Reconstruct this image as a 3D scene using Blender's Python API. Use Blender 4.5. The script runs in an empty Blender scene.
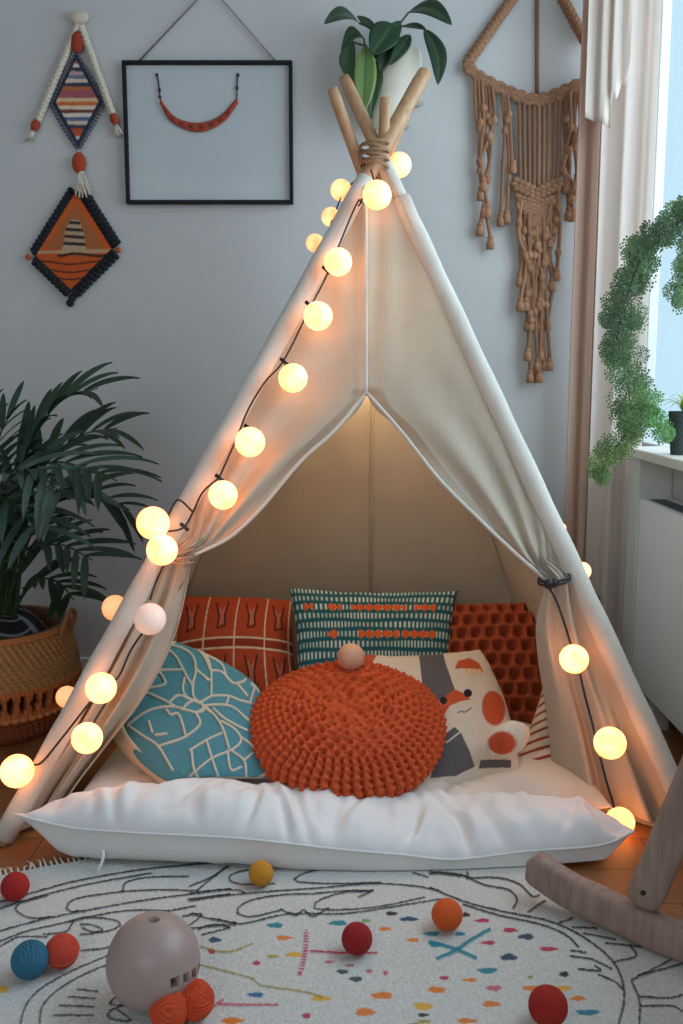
import bpy, math, random
import numpy as np
from mathutils import Vector, noise as mnoise

random.seed(7)
rng = np.random.default_rng(7)
PI = math.pi
scene = bpy.context.scene
COL = scene.collection

# ------------------------------------------------------------------ camera
F = 950.0
PITCH = math.radians(8.2)
cam_d = bpy.data.cameras.new('camera')
cam = bpy.data.objects.new('camera', cam_d)
COL.objects.link(cam)
cam.location = (0, 0, 1.0)
cam.rotation_euler = (PI / 2 - PITCH, 0, 0)
cam_d.sensor_fit = 'VERTICAL'
cam_d.sensor_height = 24
cam_d.lens = 24 * F / 1024
cam_d.clip_start = 0.05
scene.camera = cam


def s2l(c):
    c = np.asarray(c, float) / 255.0
    return np.where(c <= 0.04045, c / 12.92, ((c + 0.055) / 1.055) ** 2.4)


# ------------------------------------------------------------------ light
world = bpy.data.worlds.new('World')
scene.world = world
world.use_nodes = True
bg = world.node_tree.nodes['Background']
bg.inputs[0].default_value = (0.60, 0.82, 0.94, 1)
bg.inputs[1].default_value = 1.0


def area(name, loc, rot, sx, sy, power, color):
    d = bpy.data.lights.new(name, 'AREA')
    d.shape = 'RECTANGLE'
    d.size, d.size_y, d.energy, d.color = sx, sy, power, color
    o = bpy.data.objects.new(name, d)
    o.location = loc
    o.rotation_euler = rot
    COL.objects.link(o)
    return o


area('window_daylight', (1.35, 1.9, 1.75), (0, math.radians(68), 0), 1.5, 2.2, 36, (0.80, 0.91, 1.0))
area('room_fill', (-0.75, -1.35, 1.75), (math.radians(78), 0, math.radians(-16)), 1.7, 1.4, 12, (0.92, 0.95, 1.0))  # added fill lamp behind the camera, lifts the whole room
fill = bpy.data.lights.new('tent_fill', 'POINT')  # unseen warm fill lamp added to brighten the tent interior
fill.energy, fill.color, fill.shadow_soft_size = 4.6, (1.0, 0.72, 0.48), 0.10
fill_o = bpy.data.objects.new('tent_fill', fill)
fill_o.location = (0.09, 2.52, 1.08)
COL.objects.link(fill_o)

scene.view_settings.view_transform = 'Standard'
scene.view_settings.look = 'None'
scene.view_settings.exposure = 0.08
scene.view_settings.gamma = 1
scene.view_settings.use_curve_mapping = False
try:
    scene.cycles.use_light_tree = True
    scene.cycles.max_bounces = 8
    scene.cycles.sample_clamp_indirect = 6
except Exception:
    pass

# ------------------------------------------------------------------ picture point -> place
CP, SP = math.cos(PITCH), math.sin(PITCH)


def ray(px, py):
    a, b = px - 341.5, 512 - py
    return np.array([a, F * CP + b * SP, -F * SP + b * CP])


CAM = np.array([0, 0, 1.0])


def atY(px, py, Y):
    d = ray(px, py)
    return CAM + d * (Y / d[1])


def atZ(px, py, z):
    d = ray(px, py)
    return CAM + d * ((z - 1.0) / d[2])


def atX(px, py, X):
    d = ray(px, py)
    return CAM + d * (X / d[0])


def atP(px, py, p0, n):
    d = ray(px, py)
    return CAM + d * (np.dot(p0 - CAM, n) / np.dot(d, n))


def proj(V):
    V = np.asarray(V, float) - CAM
    dz = V[:, 1] * CP - V[:, 2] * SP
    return np.stack([341.5 + F * V[:, 0] / dz, 512 - F * (V[:, 1] * SP + V[:, 2] * CP) / dz], 1)


def nrm(v):
    v = np.asarray(v, float)
    return v / (np.linalg.norm(v) + 1e-12)


# ------------------------------------------------------------------ materials
MATS = {}


def mat(name, color=(200, 200, 200), rough=0.7, vcol=False, metal=0.0, noise=0.0, nscale=20, bump=0.0, bscale=80,
        weave=0.0, wscale=300, sheen=0.0, transl=0.0, emit=None, estr=1.0, coat=0.0, spec=0.5, wood=False, var=None):
    if name in MATS:
        return MATS[name]
    m = bpy.data.materials.new(name)
    m.use_nodes = True
    nt = m.node_tree
    N, L = nt.nodes, nt.links
    bs = N['Principled BSDF']
    out = N['Material Output']
    c = (*s2l(color), 1)
    bs.inputs['Base Color'].default_value = c
    bs.inputs['Roughness'].default_value = rough
    bs.inputs['Metallic'].default_value = metal
    bs.inputs['Specular IOR Level'].default_value = spec
    if sheen:
        bs.inputs['Sheen Weight'].default_value = sheen
    if coat:
        bs.inputs['Coat Weight'].default_value = coat
    tc = N.new('ShaderNodeTexCoord')
    src = None
    if vcol:
        a = N.new('ShaderNodeAttribute')
        a.attribute_name = 'Col'
        src = a.outputs['Color']
    if noise or wood:
        tx = N.new('ShaderNodeTexNoise')
        tx.inputs['Scale'].default_value = nscale
        tx.inputs['Detail'].default_value = 4
        if wood:
            mp = N.new('ShaderNodeMapping')
            mp.inputs['Scale'].default_value = wood if isinstance(wood, tuple) else (1, 1, 8)
            L.new(tc.outputs['Object'], mp.inputs['Vector'])
            L.new(mp.outputs['Vector'], tx.inputs['Vector'])
        else:
            L.new(tc.outputs['Object'], tx.inputs['Vector'])
        mx = N.new('ShaderNodeMixRGB')
        mx.blend_type = 'MIX'
        mr = N.new('ShaderNodeMapRange')
        mr.inputs['From Min'].default_value = 0.3
        mr.inputs['From Max'].default_value = 0.7
        L.new(tx.outputs['Fac'], mr.inputs['Value'])
        L.new(mr.outputs[0], mx.inputs['Fac'])
        if src is None:
            v = var or tuple(max(0, x * (1 - noise)) for x in color)
            mx.inputs[1].default_value = c
            mx.inputs[2].default_value = (*s2l(v), 1)
        else:
            ml = N.new('ShaderNodeMixRGB')
            ml.blend_type = 'MULTIPLY'
            ml.inputs['Fac'].default_value = 1
            ml.inputs[2].default_value = (1 - noise, 1 - noise, 1 - noise, 1)
            L.new(src, ml.inputs[1])
            L.new(src, mx.inputs[1])
            L.new(ml.outputs[0], mx.inputs[2])
        src = mx.outputs[0]
    if src is not None:
        L.new(src, bs.inputs['Base Color'])
    h = None
    if bump:
        t2 = N.new('ShaderNodeTexNoise')
        t2.inputs['Scale'].default_value = bscale
        t2.inputs['Detail'].default_value = 3
        L.new(tc.outputs['Object'], t2.inputs['Vector'])
        h = t2.outputs['Fac']
    if weave:
        acc = None
        for ax in ('X', 'Z'):
            w = N.new('ShaderNodeTexWave')
            w.wave_type = 'BANDS'
            w.bands_direction = ax
            w.inputs['Scale'].default_value = wscale / 6.0
            w.inputs['Distortion'].default_value = 1.0
            L.new(tc.outputs['Object'], w.inputs['Vector'])
            if acc is None:
                acc = w.outputs['Fac']
            else:
                ad = N.new('ShaderNodeMath')
                ad.operation = 'MULTIPLY'
                L.new(acc, ad.inputs[0])
                L.new(w.outputs['Fac'], ad.inputs[1])
                acc = ad.outputs[0]
        if h is None:
            h = acc
        else:
            ad = N.new('ShaderNodeMath')
            ad.operation = 'ADD'
            L.new(acc, ad.inputs[0])
            L.new(h, ad.inputs[1])
            h = ad.outputs[0]
    if h is not None:
        b = N.new('ShaderNodeBump')
        b.inputs['Strength'].default_value = max(bump, weave)
        b.inputs['Distance'].default_value = 0.003
        L.new(h, b.inputs['Height'])
        L.new(b.outputs['Normal'], bs.inputs['Normal'])
    if emit is not None:
        bs.inputs['Emission Color'].default_value = (*emit, 1)
        bs.inputs['Emission Strength'].default_value = estr
    if transl:
        tr = N.new('ShaderNodeBsdfTranslucent')
        if src is not None:
            L.new(src, tr.inputs['Color'])
        else:
            tr.inputs['Color'].default_value = c
        mix = N.new('ShaderNodeMixShader')
        mix.inputs[0].default_value = transl
        L.new(bs.outputs[0], mix.inputs[1])
        L.new(tr.outputs[0], mix.inputs[2])
        L.new(mix.outputs[0], out.inputs['Surface'])
    MATS[name] = m
    return m


def glass_mat(name, tint=(0.95, 0.98, 1.0), gl=0.03):
    m = bpy.data.materials.new(name)
    m.use_nodes = True
    N, L = m.node_tree.nodes, m.node_tree.links
    N.remove(N['Principled BSDF'])
    t = N.new('ShaderNodeBsdfTransparent')
    t.inputs[0].default_value = (*tint, 1)
    g = N.new('ShaderNodeBsdfGlossy')
    g.inputs['Roughness'].default_value = 0.03
    mx = N.new('ShaderNodeMixShader')
    mx.inputs[0].default_value = gl
    L.new(t.outputs[0], mx.inputs[1])
    L.new(g.outputs[0], mx.inputs[2])
    L.new(mx.outputs[0], N['Material Output'].inputs['Surface'])
    return m


def bulb_mat(name, lo, hi, strength, base=(250, 225, 190)):
    """glowing cotton/frosted globe: softly marbled glow"""
    m = bpy.data.materials.new(name)
    m.use_nodes = True
    N, L = m.node_tree.nodes, m.node_tree.links
    bs = N['Principled BSDF']
    bs.inputs['Base Color'].default_value = (*s2l(base), 1)
    bs.inputs['Roughness'].default_value = 0.4
    tc = N.new('ShaderNodeTexCoord')
    tx = N.new('ShaderNodeTexNoise')
    tx.inputs['Scale'].default_value = 22
    tx.inputs['Detail'].default_value = 1.5
    tx.inputs['Distortion'].default_value = 0.7
    L.new(tc.outputs['Object'], tx.inputs['Vector'])
    cr = N.new('ShaderNodeValToRGB')
    cr.color_ramp.elements[0].position = 0.36
    cr.color_ramp.elements[1].position = 0.62
    cr.color_ramp.elements[0].color = (*lo, 1)
    cr.color_ramp.elements[1].color = (*hi, 1)
    L.new(tx.outputs['Fac'], cr.inputs[0])
    L.new(cr.outputs[0], bs.inputs['Emission Color'])
    bs.inputs['Emission Strength'].default_value = strength
    return m


# ------------------------------------------------------------------ mesh helpers
class MB:
    def __init__(s):
        s.v, s.f, s.c, s.m, s.n = [], [], [], [], 0

    def add(s, V, Fs, col=None, mi=0):
        V = np.asarray(V, float)
        s.v.append(V)
        for f in Fs:
            s.f.append(tuple(int(i) + s.n for i in f))
            s.m.append(mi)
        if col is None:
            col = np.ones((len(V), 3)) * 0.5
        col = np.asarray(col, float)
        if col.ndim == 1:
            col = np.tile(col, (len(V), 1))
        s.c.append(col)
        s.n += len(V)
        return s

    def tube(s, pts, r, seg=8, col=None, mi=0, cap=True):
        P = np.asarray(pts, float)
        n = len(P)
        R = np.full(n, r) if np.isscalar(r) else np.asarray(r, float)
        T = np.gradient(P, axis=0)
        T /= np.linalg.norm(T, axis=1)[:, None] + 1e-12
        up = np.array([0, 0, 1.0]) if abs(T[0][2]) < 0.9 else np.array([1.0, 0, 0])
        a = nrm(np.cross(T[0], up))
        V = []
        ang = np.linspace(0, 2 * PI, seg, endpoint=False)
        for i in range(n):
            a = nrm(a - T[i] * np.dot(a, T[i]))
            b = np.cross(T[i], a)
            V.append(P[i] + R[i] * (np.cos(ang)[:, None] * a + np.sin(ang)[:, None] * b))
        V = np.concatenate(V)
        fs = []
        for i in range(n - 1):
            for k in range(seg):
                k2 = (k + 1) % seg
                fs.append((i * seg + k, i * seg + k2, (i + 1) * seg + k2, (i + 1) * seg + k))
        if cap:
            fs.append(tuple(range(seg - 1, -1, -1)))
            fs.append(tuple((n - 1) * seg + k for k in range(seg)))
        if col is not None and np.asarray(col).ndim == 2:
            col = np.repeat(np.asarray(col), seg, axis=0)
        return s.add(V, fs, col, mi)

    def ball(s, c, r, seg=16, rings=10, scale=(1, 1, 1), col=None, mi=0):
        th = np.linspace(0, PI, rings + 1)
        ph = np.linspace(0, 2 * PI, seg, endpoint=False)
        V = [[0, 0, 1]]
        for t in th[1:-1]:
            for p in ph:
                V.append([math.sin(t) * math.cos(p), math.sin(t) * math.sin(p), math.cos(t)])
        V.append([0, 0, -1])
        V = np.array(V) * np.array(scale) * r + np.asarray(c)
        fs = []
        for k in range(seg):
            fs.append((0, 1 + k, 1 + (k + 1) % seg))
        for i in range(rings - 2):
            for k in range(seg):
                a, b = 1 + i * seg + k, 1 + i * seg + (k + 1) % seg
                fs.append((a, a + seg, b + seg, b))
        l = len(V) - 1
        o = 1 + (rings - 2) * seg
        for k in range(seg):
            fs.append((l, o + (k + 1) % seg, o + k))
        return s.add(V, fs, col, mi)

    def box(s, x0, x1, y0, y1, z0, z1, col=None, mi=0):
        V = [(x, y, z) for x in (x0, x1) for y in (y0, y1) for z in (z0, z1)]
        fs = [(0, 1, 3, 2), (4, 6, 7, 5), (0, 4, 5, 1), (2, 3, 7, 6), (0, 2, 6, 4), (1, 5, 7, 3)]
        return s.add(V, fs, col, mi)

    def lathe(s, prof, c, seg=48, col=None, cap=False):
        P = np.asarray(prof, float)
        ang = np.linspace(0, 2 * PI, seg, endpoint=False)
        V = []
        for r, z in P:
            V.append(np.stack([c[0] + r * np.cos(ang), c[1] + r * np.sin(ang), np.full(seg, c[2] + z)], 1))
        V = np.concatenate(V)
        fs = []
        for i in range(len(P) - 1):
            for k in range(seg):
                k2 = (k + 1) % seg
                fs.append((i * seg + k, i * seg + k2, (i + 1) * seg + k2, (i + 1) * seg + k))
        if cap:
            fs.append(tuple(range(seg - 1, -1, -1)))
            fs.append(tuple((len(P) - 1) * seg + k for k in range(seg)))
        return s.add(V, fs, col)

    def grid(s, G, col=None, mi=0, flip=False):
        """G: (ny, nx, 3)"""
        ny, nx = G.shape[:2]
        i = np.arange(ny * nx).reshape(ny, nx)
        q = np.stack([i[:-1, :-1], i[:-1, 1:], i[1:, 1:], i[1:, :-1]], -1).reshape(-1, 4)
        if flip:
            q = q[:, ::-1]
        if col is not None:
            col = np.asarray(col)
            if col.ndim == 3:
                col = col.reshape(-1, 3)
        return s.add(G.reshape(-1, 3), q.tolist(), col, mi)

    def build(s, name, mats, parent=None, smooth=True, bevel=0.0, solid=0.0, sub=0, vcol=False, loc=None):
        V = np.concatenate(s.v)
        me = bpy.data.meshes.new(name)
        org = np.zeros(3)
        if parent is not None:
            org = np.array(parent['_w'])
        elif loc is not None:
            org = np.array(loc, float)
        me.from_pydata((V - org).tolist(), [], s.f)
        if not isinstance(mats, (list, tuple)):
            mats = [mats]
        for m in mats:
            me.materials.append(m)
        if len(mats) > 1:
            me.polygons.foreach_set('material_index', s.m)
        if smooth:
            me.polygons.foreach_set('use_smooth', [True] * len(me.polygons))
        if vcol:
            C = np.concatenate(s.c)
            C = np.concatenate([C, np.ones((len(C), 1))], 1)
            at = me.color_attributes.new('Col', 'FLOAT_COLOR', 'POINT')
            at.data.foreach_set('color', C.astype(np.float32).ravel())
        me.update()
        o = bpy.data.objects.new(name, me)
        COL.objects.link(o)
        if parent is not None:
            o.parent = parent
        else:
            o.location = tuple(org)
        o['_w'] = tuple(float(x) for x in org)
        if bevel:
            b = o.modifiers.new('bevel', 'BEVEL')
            b.width = bevel
            b.segments = 2
            b.limit_method = 'ANGLE'
        if solid:
            b = o.modifiers.new('solid', 'SOLIDIFY')
            b.thickness = solid
            b.offset = 0
        if sub:
            b = o.modifiers.new('sub', 'SUBSURF')
            b.levels = b.render_levels = sub
        return o


def thing(name, label, cat, loc, group=None):
    o = bpy.data.objects.new(name, None)
    COL.objects.link(o)
    o.location = tuple(float(x) for x in loc)
    o.empty_display_size = 0.1
    o['label'] = label
    o['category'] = cat
    o['_w'] = tuple(float(x) for x in loc)
    if group:
        o['group'] = group
    return o


def tag(o, label, cat, group=None, kind=None):
    o['label'] = label
    o['category'] = cat
    if group:
        o['group'] = group
    if kind:
        o['kind'] = kind
    return o


def struct(o):
    o['kind'] = 'structure'
    return o


def lerp(a, b, t):
    return np.asarray(a) * (1 - t) + np.asarray(b) * t


def interp(pts, n, smooth=True):
    """resample polyline (Catmull-Rom) to n points"""
    P = np.asarray(pts, float)
    if len(P) == 2 or not smooth:
        d = np.concatenate([[0], np.cumsum(np.linalg.norm(np.diff(P, axis=0), axis=1))])
        t = np.linspace(0, d[-1], n)
        return np.stack([np.interp(t, d, P[:, k]) for k in range(P.shape[1])], 1)
    Q = np.concatenate([[2 * P[0] - P[1]], P, [2 * P[-1] - P[-2]]])
    out = []
    for i in range(1, len(Q) - 2):
        for t in np.linspace(0, 1, 12, endpoint=False):
            a, b, c, d = Q[i - 1], Q[i], Q[i + 1], Q[i + 2]
            out.append(0.5 * (2 * b + (c - a) * t + (2 * a - 5 * b + 4 * c - d) * t * t + (3 * b - a - 3 * c + d) * t ** 3))
    out.append(P[-1])
    return interp(out, n, False)


def dist_poly(X, P):
    """distance of points X (n,2) to the polyline P"""
    P = np.asarray(P, float)
    best = np.full(len(X), 1e9)
    for a, b in zip(P[:-1], P[1:]):
        lo, hi = np.minimum(a, b) - 12, np.maximum(a, b) + 12
        k = np.where((X[:, 0] > lo[0]) & (X[:, 0] < hi[0]) & (X[:, 1] > lo[1]) & (X[:, 1] < hi[1]))[0]
        if not len(k):
            continue
        ab = b - a
        t = np.clip(((X[k] - a) @ ab) / (ab @ ab + 1e-9), 0, 1)
        d = np.linalg.norm(X[k] - a - t[:, None] * ab, axis=1)
        best[k] = np.minimum(best[k], d)
    return best


def in_poly(X, P):
    P = np.asarray(P, float)
    x, y = X[:, 0], X[:, 1]
    ins = np.zeros(len(X), bool)
    j = len(P) - 1
    for i in range(len(P)):
        c = (P[i, 1] > y) != (P[j, 1] > y)
        xi = (P[j, 0] - P[i, 0]) * (y - P[i, 1]) / (P[j, 1] - P[i, 1] + 1e-12) + P[i, 0]
        ins ^= c & (x < xi)
        j = i
    return ins


def vnoise(P, scale, seed=0.0):
    return np.array([mnoise.noise(Vector((p[0] * scale + seed, p[1] * scale, p[2] * scale))) for p in P])


def blend(C, mask, col):
    m = np.clip(mask, 0, 1)[:, None]
    C[:] = C * (1 - m) + np.asarray(col) * m


# ------------------------------------------------------------------ room
WY, WX, WL, H = 3.05, 0.96, -1.9, 2.5
m_wall = mat('wall_paint', (205, 205, 204), 0.9, noise=0.03, nscale=3, bump=0.08, bscale=120)
m_white = mat('white_paint', (225, 225, 222), 0.5, noise=0.03, nscale=8)

b = MB(); b.box(WL - 0.1, WX, WY, WY + 0.12, 0, H); struct(b.build('wall_back', m_wall, smooth=False))
b = MB(); b.box(WL - 0.12, WL, -1.6, WY, 0, H); struct(b.build('wall_left', m_wall, smooth=False))
b = MB()
b.box(WX, WX + 0.12, -1.6, WY, 0, 0.76)
b.box(WX, WX + 0.12, -1.6, WY, 2.35, H)
b.box(WX, WX + 0.12, -1.6, 0.9, 0.76, 2.35)
struct(b.build('wall_right', m_wall, smooth=False))
b = MB()
b.box(WL, WX, -1.6, -1.48, 0, 0.85).box(WL, WX, -1.6, -1.48, 2.35, H).box(WL, -1.6, -1.6, -1.48, 0.85, 2.35).box(0.2, WX, -1.6, -1.48, 0.85, 2.35)
struct(b.build('wall_front', m_wall, smooth=False))
b = MB(); b.box(WL - 0.12, WX + 0.12, -1.6, WY + 0.12, H, H + 0.1); struct(b.build('ceiling', m_wall, smooth=False))
# floor: warm boards
m_floor = bpy.data.materials.new('floor_boards')
m_floor.use_nodes = True
N, L = m_floor.node_tree.nodes, m_floor.node_tree.links
bs = N['Principled BSDF']
bs.inputs['Roughness'].default_value = 0.42
tc = N.new('ShaderNodeTexCoord')
br = N.new('ShaderNodeTexBrick')
br.inputs['Color1'].default_value = (*s2l((172, 118, 74)), 1)
br.inputs['Color2'].default_value = (*s2l((158, 104, 62)), 1)
br.inputs['Mortar'].default_value = (*s2l((96, 60, 36)), 1)
br.inputs['Scale'].default_value = 1.0
br.inputs['Mortar Size'].default_value = 0.0015
br.inputs['Brick Width'].default_value = 1.3
br.inputs['Row Height'].default_value = 0.13
L.new(tc.outputs['Object'], br.inputs['Vector'])
tx = N.new('ShaderNodeTexNoise')
mp = N.new('ShaderNodeMapping')
mp.inputs['Scale'].default_value = (3, 40, 1)
L.new(tc.outputs['Object'], mp.inputs['Vector'])
L.new(mp.outputs[0], tx.inputs['Vector'])
tx.inputs['Detail'].default_value = 5
mx = N.new('ShaderNodeMixRGB')
mx.blend_type = 'MULTIPLY'
mx.inputs['Fac'].default_value = 0.35
L.new(br.outputs['Color'], mx.inputs[1])
L.new(tx.outputs['Fac'], mx.inputs[2])
L.new(mx.outputs[0], bs.inputs['Base Color'])
b = MB(); b.box(WL - 0.12, WX + 0.12, -1.6, WY + 0.12, -0.1, 0); struct(b.build('floor', m_floor, smooth=False))

b = MB(); b.box(WL, WX - 0.12, WY - 0.014, WY, 0, 0.075)
struct(b.build('baseboard_back', m_white, smooth=False, bevel=0.004))
# casing panel at the far end of the radiator
b = MB(); b.box(0.86, WX, 2.735, 2.83, 0, 0.76)
struct(b.build('trim_1', m_white, smooth=False, bevel=0.004))

win = struct(MB().box(WX + 0.0, WX + 0.05, 0.9, 0.95, 0.76, 2.35).box(WX + 0.0, WX + 0.03, 3.03, 3.05, 0.76, 2.35)
             .box(WX + 0.0, WX + 0.05, 0.95, 3.03, 0.76, 0.79).box(WX + 0.0, WX + 0.05, 0.95, 3.03, 2.30, 2.35)
             .box(WX + 0.0, WX + 0.05, 1.92, 1.97, 0.79, 2.30)
             .build('window_1', m_white, smooth=False, bevel=0.004, loc=(WX + 0.06, 2.0, 0.76)))
MB().box(WX + 0.018, WX + 0.022, 0.95, 3.03, 0.79, 2.30).build('glass', glass_mat('window_glass'), win, smooth=False)
m_sill = mat('sill_paint', (232, 226, 214), 0.35, noise=0.03, nscale=10)
sill = MB().box(0.845, WX - 0.001, 0.9, 2.84, 0.762, 0.79).build('windowsill_board', m_sill, smooth=False, bevel=0.005, loc=(0.9, 1.9, 0.76))
tag(sill, 'long off-white windowsill board above the radiator', 'windowsill')

# ------------------------------------------------------------------ radiator
m_rad = mat('radiator_enamel', (232, 234, 236), 0.35)
m_grille = mat('radiator_grille_grey', (88, 96, 106), 0.5)
t = thing('radiator', 'white ribbed panel radiator under the window with a grey grille on top', 'radiator', (0.9, 2.2, 0))
ys = np.arange(1.72, 2.7201, 0.0034)
zz = np.array([0.10, 0.103, 0.64, 0.648, 0.65])
G = np.zeros((len(zz), len(ys), 3))
for i, z in enumerate(zz):
    w = 0.0018 * (np.sin(ys * 2 * PI / 0.0136) > 0) if 0 < i < 3 else 0
    G[i, :, 0] = 0.862 - w + (0.006 if i in (0, 4) else 0)
    G[i, :, 1] = ys
    G[i, :, 2] = z
mb = MB(); mb.grid(G, flip=True)
mb.box(0.868, 0.874, 1.72, 2.72, 0.10, 0.65).box(0.862, 0.945, 2.716, 2.724, 0.10, 0.65)
mb.box(0.93, 0.945, 1.72, 2.72, 0.10, 0.65)
mb.build('front_panel', m_rad, t, smooth=False)
mb = MB()
for y in np.arange(1.72, 2.71, 0.022):
    mb.box(0.878, 0.93, y, y + 0.012, 0.638, 0.648)
mb.box(0.876, 0.93, 1.72, 2.71, 0.60, 0.634)
mb.build('top_grille', m_grille, t, smooth=False)
for y in (1.8, 2.6):
    MB().box(0.88, 0.93, y - 0.015, y + 0.015, 0, 0.11).build('bracket', m_rad, t, smooth=False, bevel=0.003)

# ------------------------------------------------------------------ curtains
m_pink = mat('curtain_blush', (226, 196, 178), 0.9, transl=0.35, weave=0.15, wscale=900)
m_sheer = mat('curtain_white', (242, 232, 224), 0.9, transl=0.45, weave=0.12, wscale=900)
m_rod = mat('rod_metal', (150, 140, 125), 0.35, metal=0.8)


def curtain(name, label, path, z0, z1, waves, amp, m, ph=0.0, nx=220, nz=24, flare=1.0, hem=None):
    P = interp(path, nx)
    T = np.gradient(P, axis=0)
    T /= np.linalg.norm(T, axis=1)[:, None]
    Nn = np.stack([T[:, 1], -T[:, 0]], 1)
    s = np.linspace(0, 1, nx)
    G = np.zeros((nz, nx, 3))
    for i, v in enumerate(np.linspace(0, 1, nz)):
        a = amp * (0.75 + 0.4 * v * flare)
        w = a * (np.sin(2 * PI * waves * s + ph + 0.7 * math.sin(v * 3)) + 0.18 * np.sin(2 * PI * waves * 2.3 * s + v * 1.5 + ph))
        zb = z0 if hem is None else z0 + hem(s)
        G[i, :, :2] = P + Nn * w[:, None]
        G[i, :, 2] = z1 + (zb - z1) * v
    o = MB().grid(G).build(name, m, solid=0.0015, loc=(P[nx // 2][0], P[nx // 2][1], z0))
    return tag(o, label, 'curtain')


ROD = 2.28
curtain('curtain', 'blush pink floor-length curtain hanging against the back wall corner', [(0.708, 2.955), (0.75, 2.93), (0.79, 2.94), (0.83, 2.93)], 0.02, ROD, 3, 0.018, m_pink, 0.4)
curtain('curtain', 'white sheer floor-length curtain nearest the window glass', [(0.757, 2.895), (0.81, 2.882), (0.86, 2.865), (0.90, 2.838)], 0.02, ROD, 2, 0.015, m_sheer, 2.0)
curtain('curtain', 'short cream curtain panel overlapping the top of the pink curtain', [(0.697, 2.855), (0.735, 2.845), (0.768, 2.84)], 1.70, ROD, 1.6, 0.008, m_pink if False else mat('curtain_cream', (226, 212, 200), 0.9, transl=0.3), 1.2, flare=0.4,
        hem=lambda s: 0.03 * (1 - s))
curtain('curtain', 'narrow white scalloped curtain flounce beside the top of the window', [(0.764, 2.838), (0.79, 2.83), (0.812, 2.825)], 1.86, ROD, 1.2, 0.008, m_sheer, 0.2, flare=0.4,
        hem=lambda s: -0.10 * (1 - s) ** 0.7 + 0.010 * np.sin(s * 14))
o = MB().tube([(0.68, 2.90, ROD + 0.02), (0.935, 2.87, ROD + 0.02)], 0.012, 12).tube([(0.82, 2.89, ROD + 0.02), (0.82, WY, ROD + 0.02)], 0.008, 10).build('curtain_rod', m_rod, loc=(0.82, 2.88, ROD))
tag(o, 'slim metal curtain rod above the curtains', 'curtain rod')

# ------------------------------------------------------------------ rug
RC = {'k': (38, 38, 44), 'teal': (34, 134, 150), 'navy': (40, 72, 98), 'org': (222, 128, 52), 'yel': (226, 172, 62), 'red': (188, 52, 78),
      'pink': (196, 104, 118), 'olv': (166, 154, 70), 'grn': (44, 82, 76), 'lg': (130, 170, 110), 'blu': (40, 110, 150)}


def cA(p): return [(x * .3367, 850 + y * .3367) for x, y in p]
def cB(p): return [(190 + x * .366, 860 + y * .366) for x, y in p]
def cC(p): return [(430 + x * .3704, 850 + y * .3704) for x, y in p]


rug_lines = []
for p in [
    [(-60, 175), (0, 158), (100, 130), (230, 95), (400, 65), (560, 48), (683, 40)],
    [(-60, 192), (0, 178), (80, 152), (250, 108), (450, 72)],
    [(590, 125), (480, 122), (360, 128), (240, 145), (200, 165), (205, 185), (250, 188)],
    [(365, 125), (375, 100), (440, 85), (560, 82)], [(585, 125), (620, 95), (675, 55)],
    [(150, 205), (90, 205), (50, 185), (55, 165), (110, 148), (140, 140)],
    [(-60, 262), (0, 245), (80, 222), (150, 205), (300, 175), (450, 150), (683, 120)],
    [(-60, 292), (0, 275), (80, 245), (190, 220), (330, 190), (420, 182), (500, 185)],
    [(0, 290), (60, 262), (140, 262)], [(130, 255), (200, 245), (220, 215), (290, 205), (360, 220), (320, 245), (240, 255)],
    [(240, 225), (270, 225), (305, 240), (280, 248), (245, 235)],
    [(320, 318), (220, 360), (130, 410), (80, 460), (62, 517), (60, 560)], [(318, 345), (240, 378), (165, 425), (125, 470), (118, 517), (118, 560)],
    [(230, 417), (290, 425)], [(205, 440), (280, 445)], [(178, 465), (278, 470)], [(160, 495), (275, 495)],
    [(350, 435), (325, 460), (360, 465), (385, 460), (330, 480), (320, 500), (360, 512), (390, 510), (350, 480)],
    [(500, 185), (580, 170)], [(560, 150), (640, 140), (683, 135)], [(560, 230), (600, 195), (545, 200)], [(590, 240), (640, 225), (683, 235)],
    [(600, 255), (683, 235)], [(240, 302), (300, 298), (330, 290)]]:
    rug_lines.append((interp(cA(p), 26), 'k', 0.95))
for p in [
    [(0, 75), (60, 50), (105, 22)], [(0, 115), (150, 95), (350, 80), (500, 68), (620, 75), (683, 90)], [(0, 95), (120, 85), (150, 95)],
    [(160, 30), (115, 42), (110, 60), (150, 70), (230, 68)], [(440, 22), (350, 30), (300, 45), (290, 62), (400, 68), (520, 65)],
    [(130, 150), (135, 130), (180, 110), (260, 98), (340, 95), (420, 88), (500, 88)], [(500, 88), (460, 105), (480, 96)],
    [(490, 90), (420, 92), (350, 115), (340, 135), (400, 140), (520, 130), (640, 105)],
    [(130, 150), (170, 158), (250, 140)], [(250, 140), (290, 155), (310, 140), (335, 158), (380, 135)], [(0, 150), (60, 165), (130, 178), (60, 185), (0, 190)],
    [(60, 165), (140, 178), (240, 155), (300, 150), (420, 150), (560, 130), (683, 110)], [(200, 8), (270, 22), (430, 28)], [(610, 38), (650, 50)]]:
    rug_lines.append((interp(cB(p), 26, len(p) > 2), 'k', 0.95))
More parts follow.
